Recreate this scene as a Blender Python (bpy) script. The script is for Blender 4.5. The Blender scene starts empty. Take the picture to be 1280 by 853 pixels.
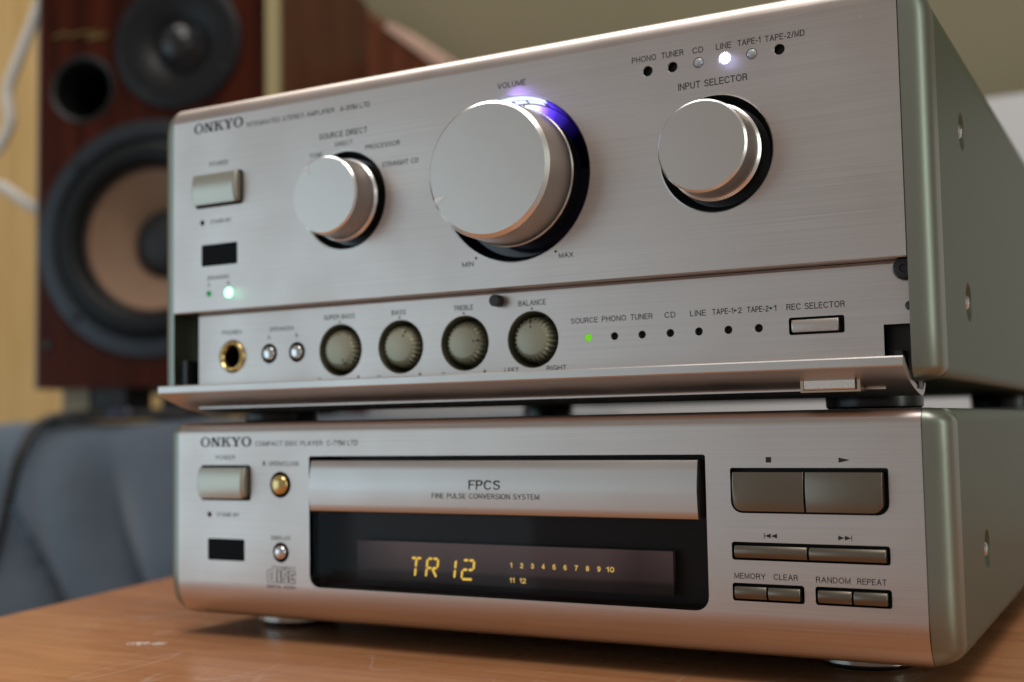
import bpy, math, random
from math import sin, cos, pi, radians, sqrt
from mathutils import Vector, Matrix
from mathutils.geometry import tessellate_polygon

S = 0.001                     # everything below is written in millimetres
scene = bpy.context.scene
COL = scene.collection
random.seed(4)

# ------------------------------------------------------------------ camera, world, lamps, exposure
cam = bpy.data.cameras.new("camera")
cam_o = bpy.data.objects.new("camera", cam)
COL.objects.link(cam_o)
scene.camera = cam_o
YAW, PIT, ROL = 0.498761796, 0.0684944041, -0.0182026286
CAM = Vector((254.756711, -259.672178, 6.98961376))
fw = Vector((-sin(YAW) * cos(PIT), cos(YAW) * cos(PIT), sin(PIT)))
r0 = Vector((cos(YAW), sin(YAW), 0))
u0 = r0.cross(fw)
rr_ = r0 * cos(ROL) + u0 * sin(ROL)
uu_ = -r0 * sin(ROL) + u0 * cos(ROL)
m3 = Matrix((rr_, uu_, -fw)).transposed()
cam_o.matrix_world = Matrix.Translation(CAM * S) @ m3.to_4x4()
cam.sensor_fit = 'HORIZONTAL'
cam.sensor_width = 36.0
cam.lens = 1513.366 / 1280 * 36.0
cam.clip_start = 0.01
cam.clip_end = 50
cam.dof.use_dof = True
cam.dof.focus_distance = 0.266
cam.dof.aperture_fstop = 10.8
cam.dof.aperture_blades = 8

world = bpy.data.worlds.new("World")
scene.world = world
world.use_nodes = True
bg = world.node_tree.nodes["Background"]
bg.inputs[0].default_value = (1.0, 0.89, 0.82, 1)
bg.inputs[1].default_value = 0.27


def area(name, loc, target, sx, sy, watts, color):
    l = bpy.data.lights.new(name, 'AREA')
    l.shape = 'RECTANGLE'
    l.size, l.size_y = sx * S, sy * S
    l.energy = watts
    l.color = color
    o = bpy.data.objects.new(name, l)
    COL.objects.link(o)
    o.location = Vector(loc) * S
    d = Vector(target) - Vector(loc)
    o.rotation_euler = d.to_track_quat('-Z', 'Y').to_euler()
    return o


area("window_light", (-1330, -1120, -130), (60, 0, 0), 1650, 1500, 8.5, (0.58, 0.84, 1.0))
area("side_window_light", (1500, -230, 330), (200, 0, 30), 240, 900, 2.6, (0.86, 1.0, 0.89))
area("ceiling_light", (-420, 430, 1450), (-60, 640, 0), 1000, 800, 10.0, (1.0, 0.96, 0.90))
area("table_fill_light", (420, -460, 1400), (110, -60, -51), 700, 700, 10.5, (1.0, 0.96, 0.91))  # added overhead fill that brightens the tabletop in front of the cases

scene.view_settings.view_transform = 'Standard'
scene.view_settings.look = 'None'
scene.view_settings.exposure = 0.0
scene.view_settings.gamma = 1.0
scene.render.engine = 'CYCLES'
scene.cycles.use_denoising = True
scene.cycles.max_bounces = 8
scene.cycles.transparent_max_bounces = 12
scene.cycles.sample_clamp_indirect = 4.0
scene.cycles.caustics_reflective = False
scene.cycles.caustics_refractive = False


# ------------------------------------------------------------------ materials
def new_mat(name):
    m = bpy.data.materials.new(name)
    m.use_nodes = True
    nt = m.node_tree
    b = nt.nodes["Principled BSDF"]
    return m, nt, b


def simple(name, col, rough=0.5, metal=0.0, spec=0.5, bump=0.0, scale=400.0, var=0.0, coat=0.0):
    m, nt, b = new_mat(name)
    b.inputs["Base Color"].default_value = (*col, 1)
    b.inputs["Roughness"].default_value = rough
    b.inputs["Metallic"].default_value = metal
    b.inputs["Specular IOR Level"].default_value = spec
    b.inputs["Coat Weight"].default_value = coat
    if bump or var:
        tc = nt.nodes.new("ShaderNodeTexCoord")
        no = nt.nodes.new("ShaderNodeTexNoise")
        no.inputs["Scale"].default_value = scale
        no.inputs["Detail"].default_value = 4
        nt.links.new(tc.outputs["Object"], no.inputs["Vector"])
        if bump:
            bp = nt.nodes.new("ShaderNodeBump")
            bp.inputs["Strength"].default_value = bump
            bp.inputs["Distance"].default_value = 0.0002
            nt.links.new(no.outputs["Fac"], bp.inputs["Height"])
            nt.links.new(bp.outputs["Normal"], b.inputs["Normal"])
        if var:
            mr = nt.nodes.new("ShaderNodeMapRange")
            mr.inputs["To Min"].default_value = 1 - var
            mr.inputs["To Max"].default_value = 1 + var
            nt.links.new(no.outputs["Fac"], mr.inputs["Value"])
            mx = nt.nodes.new("ShaderNodeVectorMath")
            mx.operation = 'SCALE'
            mx.inputs[0].default_value = col
            nt.links.new(mr.outputs["Result"], mx.inputs["Scale"])
            nt.links.new(mx.outputs["Vector"], b.inputs["Base Color"])
    return m


def brushed(name, col, rough, aniso, axis_scale=(18, 18, 5200), var=0.05, bump=0.05):
    """aluminium with fine horizontal brush lines (object space, x along the grain)"""
    m, nt, b = new_mat(name)
    b.inputs["Metallic"].default_value = 1.0
    b.inputs["Anisotropic"].default_value = aniso
    tg = nt.nodes.new("ShaderNodeTangent")
    tg.direction_type = 'UV_MAP'
    tg.uv_map = "UVMap"
    nt.links.new(tg.outputs["Tangent"], b.inputs["Tangent"])
    tc = nt.nodes.new("ShaderNodeTexCoord")
    mp = nt.nodes.new("ShaderNodeMapping")
    mp.inputs["Scale"].default_value = axis_scale
    nt.links.new(tc.outputs["Object"], mp.inputs["Vector"])
    no = nt.nodes.new("ShaderNodeTexNoise")
    no.inputs["Scale"].default_value = 1.0
    no.inputs["Detail"].default_value = 3
    nt.links.new(mp.outputs["Vector"], no.inputs["Vector"])
    mr = nt.nodes.new("ShaderNodeMapRange")
    mr.inputs["From Min"].default_value = 0.25
    mr.inputs["From Max"].default_value = 0.75
    mr.inputs["To Min"].default_value = 1 - var
    mr.inputs["To Max"].default_value = 1 + var
    nt.links.new(no.outputs["Fac"], mr.inputs["Value"])
    mx = nt.nodes.new("ShaderNodeVectorMath")
    mx.operation = 'SCALE'
    mx.inputs[0].default_value = col
    nt.links.new(mr.outputs["Result"], mx.inputs["Scale"])
    nt.links.new(mx.outputs["Vector"], b.inputs["Base Color"])
    m2 = nt.nodes.new("ShaderNodeMapRange")
    m2.inputs["To Min"].default_value = rough - 0.05
    m2.inputs["To Max"].default_value = rough + 0.05
    nt.links.new(no.outputs["Fac"], m2.inputs["Value"])
    sm = nt.nodes.new("ShaderNodeTexNoise")
    sm.inputs["Scale"].default_value = 38
    sm.inputs["Detail"].default_value = 5
    nt.links.new(tc.outputs["Object"], sm.inputs["Vector"])
    s2 = nt.nodes.new("ShaderNodeMapRange")
    s2.inputs["From Min"].default_value = 0.35
    s2.inputs["From Max"].default_value = 0.70
    s2.inputs["To Min"].default_value = -0.035
    s2.inputs["To Max"].default_value = 0.06
    nt.links.new(sm.outputs["Fac"], s2.inputs["Value"])
    ad = nt.nodes.new("ShaderNodeMath")
    nt.links.new(m2.outputs["Result"], ad.inputs[0])
    nt.links.new(s2.outputs["Result"], ad.inputs[1])
    nt.links.new(ad.outputs[0], b.inputs["Roughness"])
    if bump:
        bp = nt.nodes.new("ShaderNodeBump")
        bp.inputs["Strength"].default_value = bump
        bp.inputs["Distance"].default_value = 0.00005
        nt.links.new(no.outputs["Fac"], bp.inputs["Height"])
        nt.links.new(bp.outputs["Normal"], b.inputs["Normal"])
    return m


def glow(name, col, strength):
    m = bpy.data.materials.new(name)
    m.use_nodes = True
    nt = m.node_tree
    nt.nodes.clear()
    e = nt.nodes.new("ShaderNodeEmission")
    e.inputs[0].default_value = (*col, 1)
    e.inputs[1].default_value = strength
    o = nt.nodes.new("ShaderNodeOutputMaterial")
    nt.links.new(e.outputs[0], o.inputs[0])
    return m


def tinted_pane(name, tint, rough=0.03):
    m = bpy.data.materials.new(name)
    m.use_nodes = True
    nt = m.node_tree
    nt.nodes.clear()
    t = nt.nodes.new("ShaderNodeBsdfTransparent")
    t.inputs[0].default_value = (*tint, 1)
    g = nt.nodes.new("ShaderNodeBsdfGlossy")
    g.inputs["Roughness"].default_value = rough
    fr = nt.nodes.new("ShaderNodeFresnel")
    fr.inputs[0].default_value = 1.16
    mix = nt.nodes.new("ShaderNodeMixShader")
    o = nt.nodes.new("ShaderNodeOutputMaterial")
    nt.links.new(fr.outputs[0], mix.inputs[0])
    nt.links.new(t.outputs[0], mix.inputs[1])
    nt.links.new(g.outputs[0], mix.inputs[2])
    nt.links.new(mix.outputs[0], o.inputs[0])
    return m


M_PANEL = brushed("brushed_aluminium", (0.62, 0.548, 0.508), 0.37, 0.55, var=0.09)
M_FLAP = brushed("flap_aluminium", (0.62, 0.58, 0.55), 0.38, 0.3, var=0.015, bump=0.0)
M_KNOB = simple("knob_aluminium", (0.63, 0.575, 0.53), 0.34, 1.0, bump=0.14, scale=6500, var=0.08)
M_EDGE = simple("cut_aluminium", (0.88, 0.87, 0.85), 0.27, 1.0)
M_SIDE = simple("painted_steel", (0.112, 0.138, 0.096), 0.45, 0.7, bump=0.3, scale=2200, var=0.10)
M_CHEEK = simple("cheek_paint", (0.275, 0.295, 0.25), 0.38, 0.85, bump=0.03, scale=3000, var=0.02)
M_BLACK = simple("black_plastic", (0.012, 0.012, 0.012), 0.35)
M_WELL = simple("black_well", (0.006, 0.006, 0.006), 0.5)
M_GLOSSBLACK = simple("gloss_black", (0.005, 0.005, 0.006), 0.3, spec=0.05)
M_RECESS = simple("recess_black", (0.10, 0.105, 0.11), 0.30, 0.8, spec=0.6)
M_VOLREC = simple("recess_blue_acrylic", (0.007, 0.006, 0.016), 0.12, 0.0, spec=0.7)
M_BEIGE = simple("champagne_plastic", (0.205, 0.18, 0.142), 0.32, 0.9, bump=0.05, scale=5000, var=0.03)
M_POWER = simple("champagne_plastic_lit", (0.50, 0.49, 0.42), 0.36, 0.8, bump=0.05, scale=5000, var=0.03)  # same key plastic, window reflection painted in as a lighter tone
M_TONE = simple("tone_knob_plastic", (0.42, 0.40, 0.29), 0.38, 0.25, bump=0.04, scale=5000, var=0.03)
M_TONEREC = simple("tone_recess_plastic", (0.20, 0.195, 0.125), 0.32, 0.3)
M_INK = simple("printed_ink", (0.012, 0.012, 0.013), 0.6)
M_INKSOFT = simple("grey_printed_ink", (0.05, 0.05, 0.052), 0.6)
M_GOLD = simple("gold_plate", (0.75, 0.56, 0.24), 0.22, 1.0)
M_CHROME = simple("chrome", (0.78, 0.78, 0.78), 0.15, 1.0)
M_FOOTRING = simple("foot_ring", (0.66, 0.63, 0.57), 0.22, 1.0)
M_POINTER = simple("pointer_glint_white", (0.80, 0.80, 0.80), 0.4)  # white stands for the glint of the pointer cut
M_LEDCLEAR = simple("clear_led_resin", (0.42, 0.43, 0.42), 0.12, 0.0, spec=0.8)
M_LED_W = glow("led_white_lit", (0.72, 0.78, 1.0), 18.0)
M_LED_G = glow("led_green_lit", (0.16, 1.0, 0.50), 9.0)
M_LED_GD = glow("led_green_dim", (0.02, 0.55, 0.16), 0.45)
M_LED_S = glow("led_yellowgreen", (0.22, 0.80, 0.03), 0.75)
M_VOL = glow("volume_lamp_white", (0.58, 0.66, 1.0), 1.9)
M_VOLB = glow("volume_lamp_blue", (0.10, 0.07, 0.95), 0.8)
M_VFD = glow("display_segment", (1.0, 0.66, 0.10), 1.25)
M_VFDS = glow("display_small_segment", (1.0, 0.68, 0.18), 1.0)
M_PANE = tinted_pane("smoked_pane", (0.80, 0.78, 0.78))


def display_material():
    """display panel with a reflected band painted in, dark below and at the left"""
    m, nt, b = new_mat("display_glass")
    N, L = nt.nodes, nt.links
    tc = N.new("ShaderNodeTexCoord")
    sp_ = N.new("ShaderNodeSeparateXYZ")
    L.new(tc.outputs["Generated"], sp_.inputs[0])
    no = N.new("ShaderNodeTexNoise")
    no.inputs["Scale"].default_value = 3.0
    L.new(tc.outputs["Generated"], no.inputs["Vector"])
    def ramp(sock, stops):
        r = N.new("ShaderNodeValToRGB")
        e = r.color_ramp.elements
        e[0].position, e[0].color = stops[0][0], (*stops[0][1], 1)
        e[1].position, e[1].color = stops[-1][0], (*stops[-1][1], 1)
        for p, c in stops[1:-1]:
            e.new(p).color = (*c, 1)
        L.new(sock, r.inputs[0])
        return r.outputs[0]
    v = ramp(sp_.outputs[2], [(0.0, (0.06, 0.045, 0.045)), (0.22, (0.11, 0.085, 0.09)), (0.34, (0.36, 0.32, 0.35)), (1.0, (0.62, 0.56, 0.61))])  # reflection painted into the colour: pale above, dark below
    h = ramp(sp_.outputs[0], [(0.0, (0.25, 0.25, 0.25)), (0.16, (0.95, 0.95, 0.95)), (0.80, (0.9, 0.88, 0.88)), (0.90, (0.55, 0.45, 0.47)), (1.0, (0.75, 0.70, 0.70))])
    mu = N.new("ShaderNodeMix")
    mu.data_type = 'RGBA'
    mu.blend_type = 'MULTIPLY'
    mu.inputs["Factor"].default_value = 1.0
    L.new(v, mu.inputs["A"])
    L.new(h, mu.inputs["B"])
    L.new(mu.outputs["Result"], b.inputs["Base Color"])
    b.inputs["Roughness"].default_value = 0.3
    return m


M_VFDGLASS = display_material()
M_VFDBACK = simple("display_surround", (0.010, 0.009, 0.009), 0.4)
M_FOOT = simple("foot_black_plastic", (0.012, 0.012, 0.013), 0.28)


# ------------------------------------------------------------------ mesh helpers
class MB:
    """collects vertices (mm, world) and faces; build() links them as ONE mesh object"""

    def __init__(self):
        self.v, self.f, self.mi = [], [], []
        self.m = 0

    def add(self, vs, fs):
        n = len(self.v)
        self.v += [tuple(a) for a in vs]
        self.f += [tuple(n + i for i in f) for f in fs]
        self.mi += [self.m] * len(fs)
        return self

    def box(self, x0, x1, y0, y1, z0, z1):
        vs = [(x, y, z) for z in (z0, z1) for y in (y0, y1) for x in (x0, x1)]
        fs = [(0, 2, 3, 1), (4, 5, 7, 6), (0, 1, 5, 4), (2, 6, 7, 3), (0, 4, 6, 2), (1, 3, 7, 5)]
        return self.add(vs, fs)

    def lathe(self, prof, cx, cz, n=48, cap0=True, cap1=True, tooth=None):
        """profile [(r, y)] turned about the y axis through (cx, cz)"""
        vs, fs = [], []
        for k, (r, y) in enumerate(prof):
            for i in range(n):
                a = 2 * pi * i / n
                rr = r * (1 + (tooth[k] * (1 if i % 2 else -1) if tooth else 0))
                vs.append((cx + rr * cos(a), y, cz + rr * sin(a)))
        for k in range(len(prof) - 1):
            for i in range(n):
                j = (i + 1) % n
                fs.append((k * n + i, k * n + j, (k + 1) * n + j, (k + 1) * n + i))
        if cap0:
            fs.append(tuple(range(n)))
        if cap1:
            fs.append(tuple((len(prof) - 1) * n + i for i in reversed(range(n))))
        return self.add(vs, fs)

    def lathe_z(self, prof, cx, cy, n=40):
        vs, fs = [], []
        for r, z in prof:
            for i in range(n):
                a = 2 * pi * i / n
                vs.append((cx + r * cos(a), cy + r * sin(a), z))
        for k in range(len(prof) - 1):
            for i in range(n):
                j = (i + 1) % n
                fs.append((k * n + i, k * n + j, (k + 1) * n + j, (k + 1) * n + i))
        fs.append(tuple(reversed(range(n))))
        fs.append(tuple((len(prof) - 1) * n + i for i in range(n)))
        return self.add(vs, fs)

    def plate(self, outer, holes, y0, y1, back=True, sides=True):
        """flat plate in the xz plane with holes; front at y0, back at y1"""
        loops = [outer] + list(holes)
        pts = [p for l in loops for p in l]
        tris = tessellate_polygon([[Vector((p[0], p[1], 0)) for p in l] for l in loops])
        n = len(pts)
        vs = [(p[0], y0, p[1]) for p in pts]
        fs = []
        for t in tris:
            a, b, c = (pts[i] for i in t)
            ar = (b[0] - a[0]) * (c[1] - a[1]) - (b[1] - a[1]) * (c[0] - a[0])
            if abs(ar) < 1e-9:
                continue
            fs.append(tuple(t) if ar > 0 else tuple(reversed(t)))
        front = list(fs)
        if back or sides:
            vs += [(p[0], y1, p[1]) for p in pts]
        if back:
            fs += [tuple(n + i for i in reversed(t)) for t in front]
        if sides:
            o = 0
            for li, l in enumerate(loops):
                m = len(l)
                ar = sum(l[i][0] * l[(i + 1) % m][1] - l[(i + 1) % m][0] * l[i][1] for i in range(m))
                ccw = ar > 0
                for i in range(m):
                    a, b = o + i, o + (i + 1) % m
                    if ccw == (li == 0):
                        fs.append((b, a, n + a, n + b))
                    else:
                        fs.append((a, b, n + b, n + a))
                o += m
        return self.add(vs, fs)

    def sweep_x(self, prof, x0, x1, close=False, caps=False, flip=False):
        """open profile [(y, z)] extruded along x"""
        n = len(prof)
        vs = [(x0, y, z) for y, z in prof] + [(x1, y, z) for y, z in prof]
        fs = []
        for i in range(n if close else n - 1):
            j = (i + 1) % n
            f = (i, n + i, n + j, j)
            fs.append(tuple(reversed(f)) if flip else f)
        if caps:
            fs.append(tuple(range(n)))
            fs.append(tuple(n + i for i in reversed(range(n))))
        return self.add(vs, fs)

    def tube(self, pts, r, n=10, cap=True):
        pts = [Vector(p) for p in pts]
        vs, fs = [], []
        up = Vector((0.13, 0.2, 1)).normalized()
        for k, p in enumerate(pts):
            t = (pts[min(k + 1, len(pts) - 1)] - pts[max(k - 1, 0)]).normalized()
            a = t.cross(up)
            if a.length < 1e-4:
                a = t.cross(Vector((1, 0, 0)))
            a.normalize()
            b = t.cross(a)
            for i in range(n):
                w = 2 * pi * i / n
                vs.append(p + a * (r * cos(w)) + b * (r * sin(w)))
        for k in range(len(pts) - 1):
            for i in range(n):
                j = (i + 1) % n
                fs.append((k * n + i, k * n + j, (k + 1) * n + j, (k + 1) * n + i))
        if cap:
            fs.append(tuple(range(n)))
            fs.append(tuple((len(pts) - 1) * n + i for i in reversed(range(n))))
        return self.add(vs, fs)

    def build(self, name, mats, parent=None, angle=35, uv=False, smooth=True, recalc=True):
        xs = [sum(c) for c in ()]
        lo = [min(v[i] for v in self.v) for i in range(3)]
        hi = [max(v[i] for v in self.v) for i in range(3)]
        c = Vector([(lo[i] + hi[i]) / 2 for i in range(3)])
        me = bpy.data.meshes.new(name)
        me.from_pydata([((v[0] - c[0]) * S, (v[1] - c[1]) * S, (v[2] - c[2]) * S) for v in self.v], [], self.f)
        if not isinstance(mats, (list, tuple)):
            mats = [mats]
        for m in mats:
            me.materials.append(m)
        if len(mats) > 1:
            me.polygons.foreach_set("material_index", self.mi)
        me.validate()
        if recalc:
            import bmesh
            bm = bmesh.new()
            bm.from_mesh(me)
            bmesh.ops.remove_doubles(bm, verts=bm.verts, dist=1e-7)
            bmesh.ops.recalc_face_normals(bm, faces=bm.faces)
            bm.to_mesh(me)
            bm.free()
        if uv:
            ul = me.uv_layers.new(name="UVMap")
            for p in me.polygons:
                for li in p.loop_indices:
                    co = me.vertices[me.loops[li].vertex_index].co
                    ul.data[li].uv = (co.x * 5 + 0.5, (co.z - co.y * 0.3) * 5 + 0.5)
        if smooth:
            me.polygons.foreach_set("use_smooth", [True] * len(me.polygons))
            me.set_sharp_from_angle(angle=radians(angle))
        me.update()
        o = bpy.data.objects.new(name, me)
        COL.objects.link(o)
        place(o, c, parent)
        return o


WP = {}


def place(o, c, parent):
    WP[o.name] = Vector(c)
    if parent is not None:
        o.parent = parent
        o.location = (Vector(c) - WP[parent.name]) * S
    else:
        o.location = Vector(c) * S


def empty(name, c, parent=None):
    o = bpy.data.objects.new(name, None)
    o.empty_display_size = 0.02
    COL.objects.link(o)
    place(o, c, parent)
    return o


def tag(o, label, cat, group=None):
    o["label"] = label
    o["category"] = cat
    if group:
        o["group"] = group
    return o


def circ(cx, cz, r, n=48, z=None):
    return [(cx + r * cos(2 * pi * i / n), cz + r * sin(2 * pi * i / n)) for i in range(n)]


def rrect(x0, x1, z0, z1, r=0.4, n=5, rb=None):
    """rounded rectangle, r for the top corners and rb for the bottom ones"""
    rb = r if rb is None else rb
    out = []
    for (cx, cz, q, a0) in ((x1 - rb, z0 + rb, rb, -90), (x1 - r, z1 - r, r, 0), (x0 + r, z1 - r, r, 90), (x0 + rb, z0 + rb, rb, 180)):
        for i in range(n + 1):
            a = radians(a0 + 90 * i / n)
            out.append((cx + q * cos(a), cz + q * sin(a)))
    return out


def earc(cx, cz, rx, rz, a0, a1, n=9):
    return [(cx + rx * cos(radians(a0 + (a1 - a0) * i / n)), cz + rz * sin(radians(a0 + (a1 - a0) * i / n))) for i in range(n + 1)]


# light monoline grotesque capitals: (width, strokes), cap height 1
GLYPH = {
    'A': (0.74, [[(0, 0), (0.37, 1), (0.74, 0)], [(0.125, 0.33), (0.615, 0.33)]]),
    'B': (0.62, [[(0, 0), (0, 1), (0.34, 1)] + earc(0.34, 0.76, 0.23, 0.24, 90, -90) + [(0, 0.52)], [(0.34, 0.52)] + earc(0.36, 0.26, 0.26, 0.26, 90, -90) + [(0, 0)]]),
    'C': (0.74, [earc(0.39, 0.5, 0.39, 0.5, 42, 318, 18)]),
    'D': (0.68, [[(0, 0), (0, 1), (0.27, 1)] + earc(0.27, 0.5, 0.41, 0.5, 90, -90, 12) + [(0, 0)]]),
    'E': (0.56, [[(0.56, 1), (0, 1), (0, 0), (0.56, 0)], [(0, 0.52), (0.50, 0.52)]]),
    'F': (0.53, [[(0.53, 1), (0, 1), (0, 0)], [(0, 0.52), (0.46, 0.52)]]),
    'G': (0.76, [earc(0.39, 0.5, 0.39, 0.5, 42, 335, 18), [(0.42, 0.46), (0.76, 0.46), (0.76, 0.0)]]),
    'H': (0.64, [[(0, 0), (0, 1)], [(0.64, 0), (0.64, 1)], [(0, 0.52), (0.64, 0.52)]]),
    'I': (0.0, [[(0, 0), (0, 1)]]),
    'K': (0.63, [[(0, 0), (0, 1)], [(0.60, 1), (0, 0.38)], [(0.20, 0.59), (0.63, 0)]]),
    'L': (0.50, [[(0, 1), (0, 0), (0.50, 0)]]),
    'M': (0.78, [[(0, 0), (0, 1), (0.39, 0.06), (0.78, 1), (0.78, 0)]]),
    'N': (0.64, [[(0, 0), (0, 1), (0.64, 0), (0.64, 1)]]),
    'O': (0.80, [earc(0.40, 0.5, 0.40, 0.5, 90, 450, 24)]),
    'P': (0.58, [[(0, 0), (0, 1), (0.32, 1)] + earc(0.32, 0.735, 0.26, 0.265, 90, -90) + [(0, 0.47)]]),
    'R': (0.62, [[(0, 0), (0, 1), (0.34, 1)] + earc(0.34, 0.75, 0.25, 0.25, 90, -90) + [(0, 0.50)], [(0.34, 0.50), (0.52, 0.42), (0.58, 0.12), (0.62, 0)]]),
    'S': (0.62, [earc(0.31, 0.755, 0.27, 0.245, 25, 250, 10) + [(0.36, 0.50)] + earc(0.31, 0.25, 0.31, 0.25, 75, -155, 11)]),
    'T': (0.62, [[(0, 1), (0.62, 1)], [(0.31, 1), (0.31, 0)]]),
    'U': (0.64, [[(0, 1), (0, 0.30)] + earc(0.32, 0.30, 0.32, 0.30, 180, 360, 10) + [(0.64, 1)]]),
    'V': (0.70, [[(0, 1), (0.35, 0), (0.70, 1)]]),
    'W': (0.96, [[(0, 1), (0.24, 0), (0.48, 1), (0.72, 0), (0.96, 1)]]),
    'X': (0.68, [[(0, 0), (0.68, 1)], [(0, 1), (0.68, 0)]]),
    'Y': (0.68, [[(0, 1), (0.34, 0.43), (0.68, 1)], [(0.34, 0.43), (0.34, 0)]]),
    '-': (0.30, [[(0, 0.38), (0.30, 0.38)]]),
    '/': (0.30, [[(0, -0.02), (0.30, 1.02)]]),
    ' ': (0.22, []),
    '0': (0.52, [earc(0.26, 0.5, 0.26, 0.5, 90, 450, 20)]),
    '1': (0.24, [[(0, 0.78), (0.10, 0.80), (0.24, 1), (0.24, 0)]]),
    '2': (0.52, [earc(0.26, 0.72, 0.25, 0.28, 170, -25, 9) + [(0.04, 0.10), (0, 0), (0.52, 0)]]),
    '3': (0.52, [earc(0.26, 0.755, 0.23, 0.245, 160, -80, 10) + [(0.22, 0.53)], earc(0.26, 0.265, 0.26, 0.265, 85, -165, 10)]),
    '4': (0.54, [[(0.40, 0), (0.40, 1), (0, 0.28), (0.54, 0.28)]]),
    '5': (0.52, [[(0.47, 1), (0.10, 1), (0.04, 0.50)] + earc(0.26, 0.32, 0.26, 0.32, 120, -160, 11)]),
    '6': (0.52, [earc(0.26, 0.31, 0.26, 0.31, 90, 450, 16), earc(0.28, 0.5, 0.28, 0.5, 60, 190, 8)]),
    '7': (0.50, [[(0, 1), (0.50, 1), (0.22, 0.40), (0.16, 0)]]),
    '8': (0.52, [earc(0.26, 0.765, 0.22, 0.235, 90, 450, 14), earc(0.26, 0.265, 0.26, 0.265, 90, 450, 16)]),
    '9': (0.52, [earc(0.26, 0.69, 0.26, 0.31, 90, 450, 16), earc(0.24, 0.5, 0.28, 0.5, 10, -120, 8)]),
}


def stroke(mb, pts, t, y):
    """mitred ribbon of width t along a polyline in the xz plane"""
    q = [Vector(pts[0])]
    for p in pts[1:]:
        if (Vector(p) - q[-1]).length > 1e-5:
            q.append(Vector(p))
    closed = (q[0] - q[-1]).length < 1e-4
    if closed:
        q.pop()
    n = len(q)
    vs = []
    for i in range(n):
        a = q[i - 1] if (i > 0 or closed) else None
        b = q[(i + 1) % n] if (i < n - 1 or closed) else None
        d1 = (q[i] - a).normalized() if a is not None else None
        d2 = (b - q[i]).normalized() if b is not None else None
        p = q[i].copy()
        if d1 is None:
            p -= d2 * t / 2
            m = Vector((-d2.y, d2.x))
            k = 1
        elif d2 is None:
            p += d1 * t / 2
            m = Vector((-d1.y, d1.x))
            k = 1
        else:
            m = (Vector((-d1.y, d1.x)) + Vector((-d2.y, d2.x)))
            m.normalize()
            k = 1 / max(0.35, m.dot(Vector((-d1.y, d1.x))))
        for s_ in (1, -1):
            w = p + m * (t / 2 * k * s_)
            vs.append((w.x, y, w.y))
    fs = []
    for i in range(n if closed else n - 1):
        j = (i + 1) % n
        fs.append((2 * i, 2 * i + 1, 2 * j + 1, 2 * j))
    mb.add(vs, fs)


def text_into(mb, body, xl, xr, zb, cap, y, weight=0.135, spacing=0.3):
    adv, x = [], 0.0
    for ch in body:
        adv.append(x)
        x += GLYPH[ch][0] + spacing
    tot = max(x - spacing, 1e-6)
    t = weight * cap
    kx = (xr - xl - t) / tot if tot > 0.01 else 1
    kz = (cap - t)
    for x0, ch in zip(adv, body):
        for k, st in enumerate(GLYPH[ch][1]):
            stroke(mb, [(xl + t / 2 + (x0 + a) * kx, zb + t / 2 + b * kz) for a, b in st], t, y - 0.002 * k)


def lettering(body, xl, xr, zb, cap, y, parent, mat=None, weight=0.135, name="printed_lettering", spacing=0.3):
    mb = MB()
    text_into(mb, body, xl, xr, zb, cap, y - 0.03, weight, spacing)
    return mb.build(name, mat or M_INK, parent, smooth=False, recalc=False)


def shape(polys, y, parent, name, mat=None):
    mb = MB()
    for k, p in enumerate(polys):
        mb.plate(p, [], y - 0.03 - 0.002 * k, y, back=False, sides=False)
    return mb.build(name, mat or M_INK, parent, smooth=False, recalc=False)


def ring_poly(cx, cz, rx, rz, ix, iz, n=32):
    return [(cx + rx * cos(2 * pi * i / n), cz + rz * sin(2 * pi * i / n)) for i in range(n)], \
           [(cx + ix * cos(2 * pi * i / n), cz + iz * sin(2 * pi * i / n)) for i in range(n)]


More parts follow.
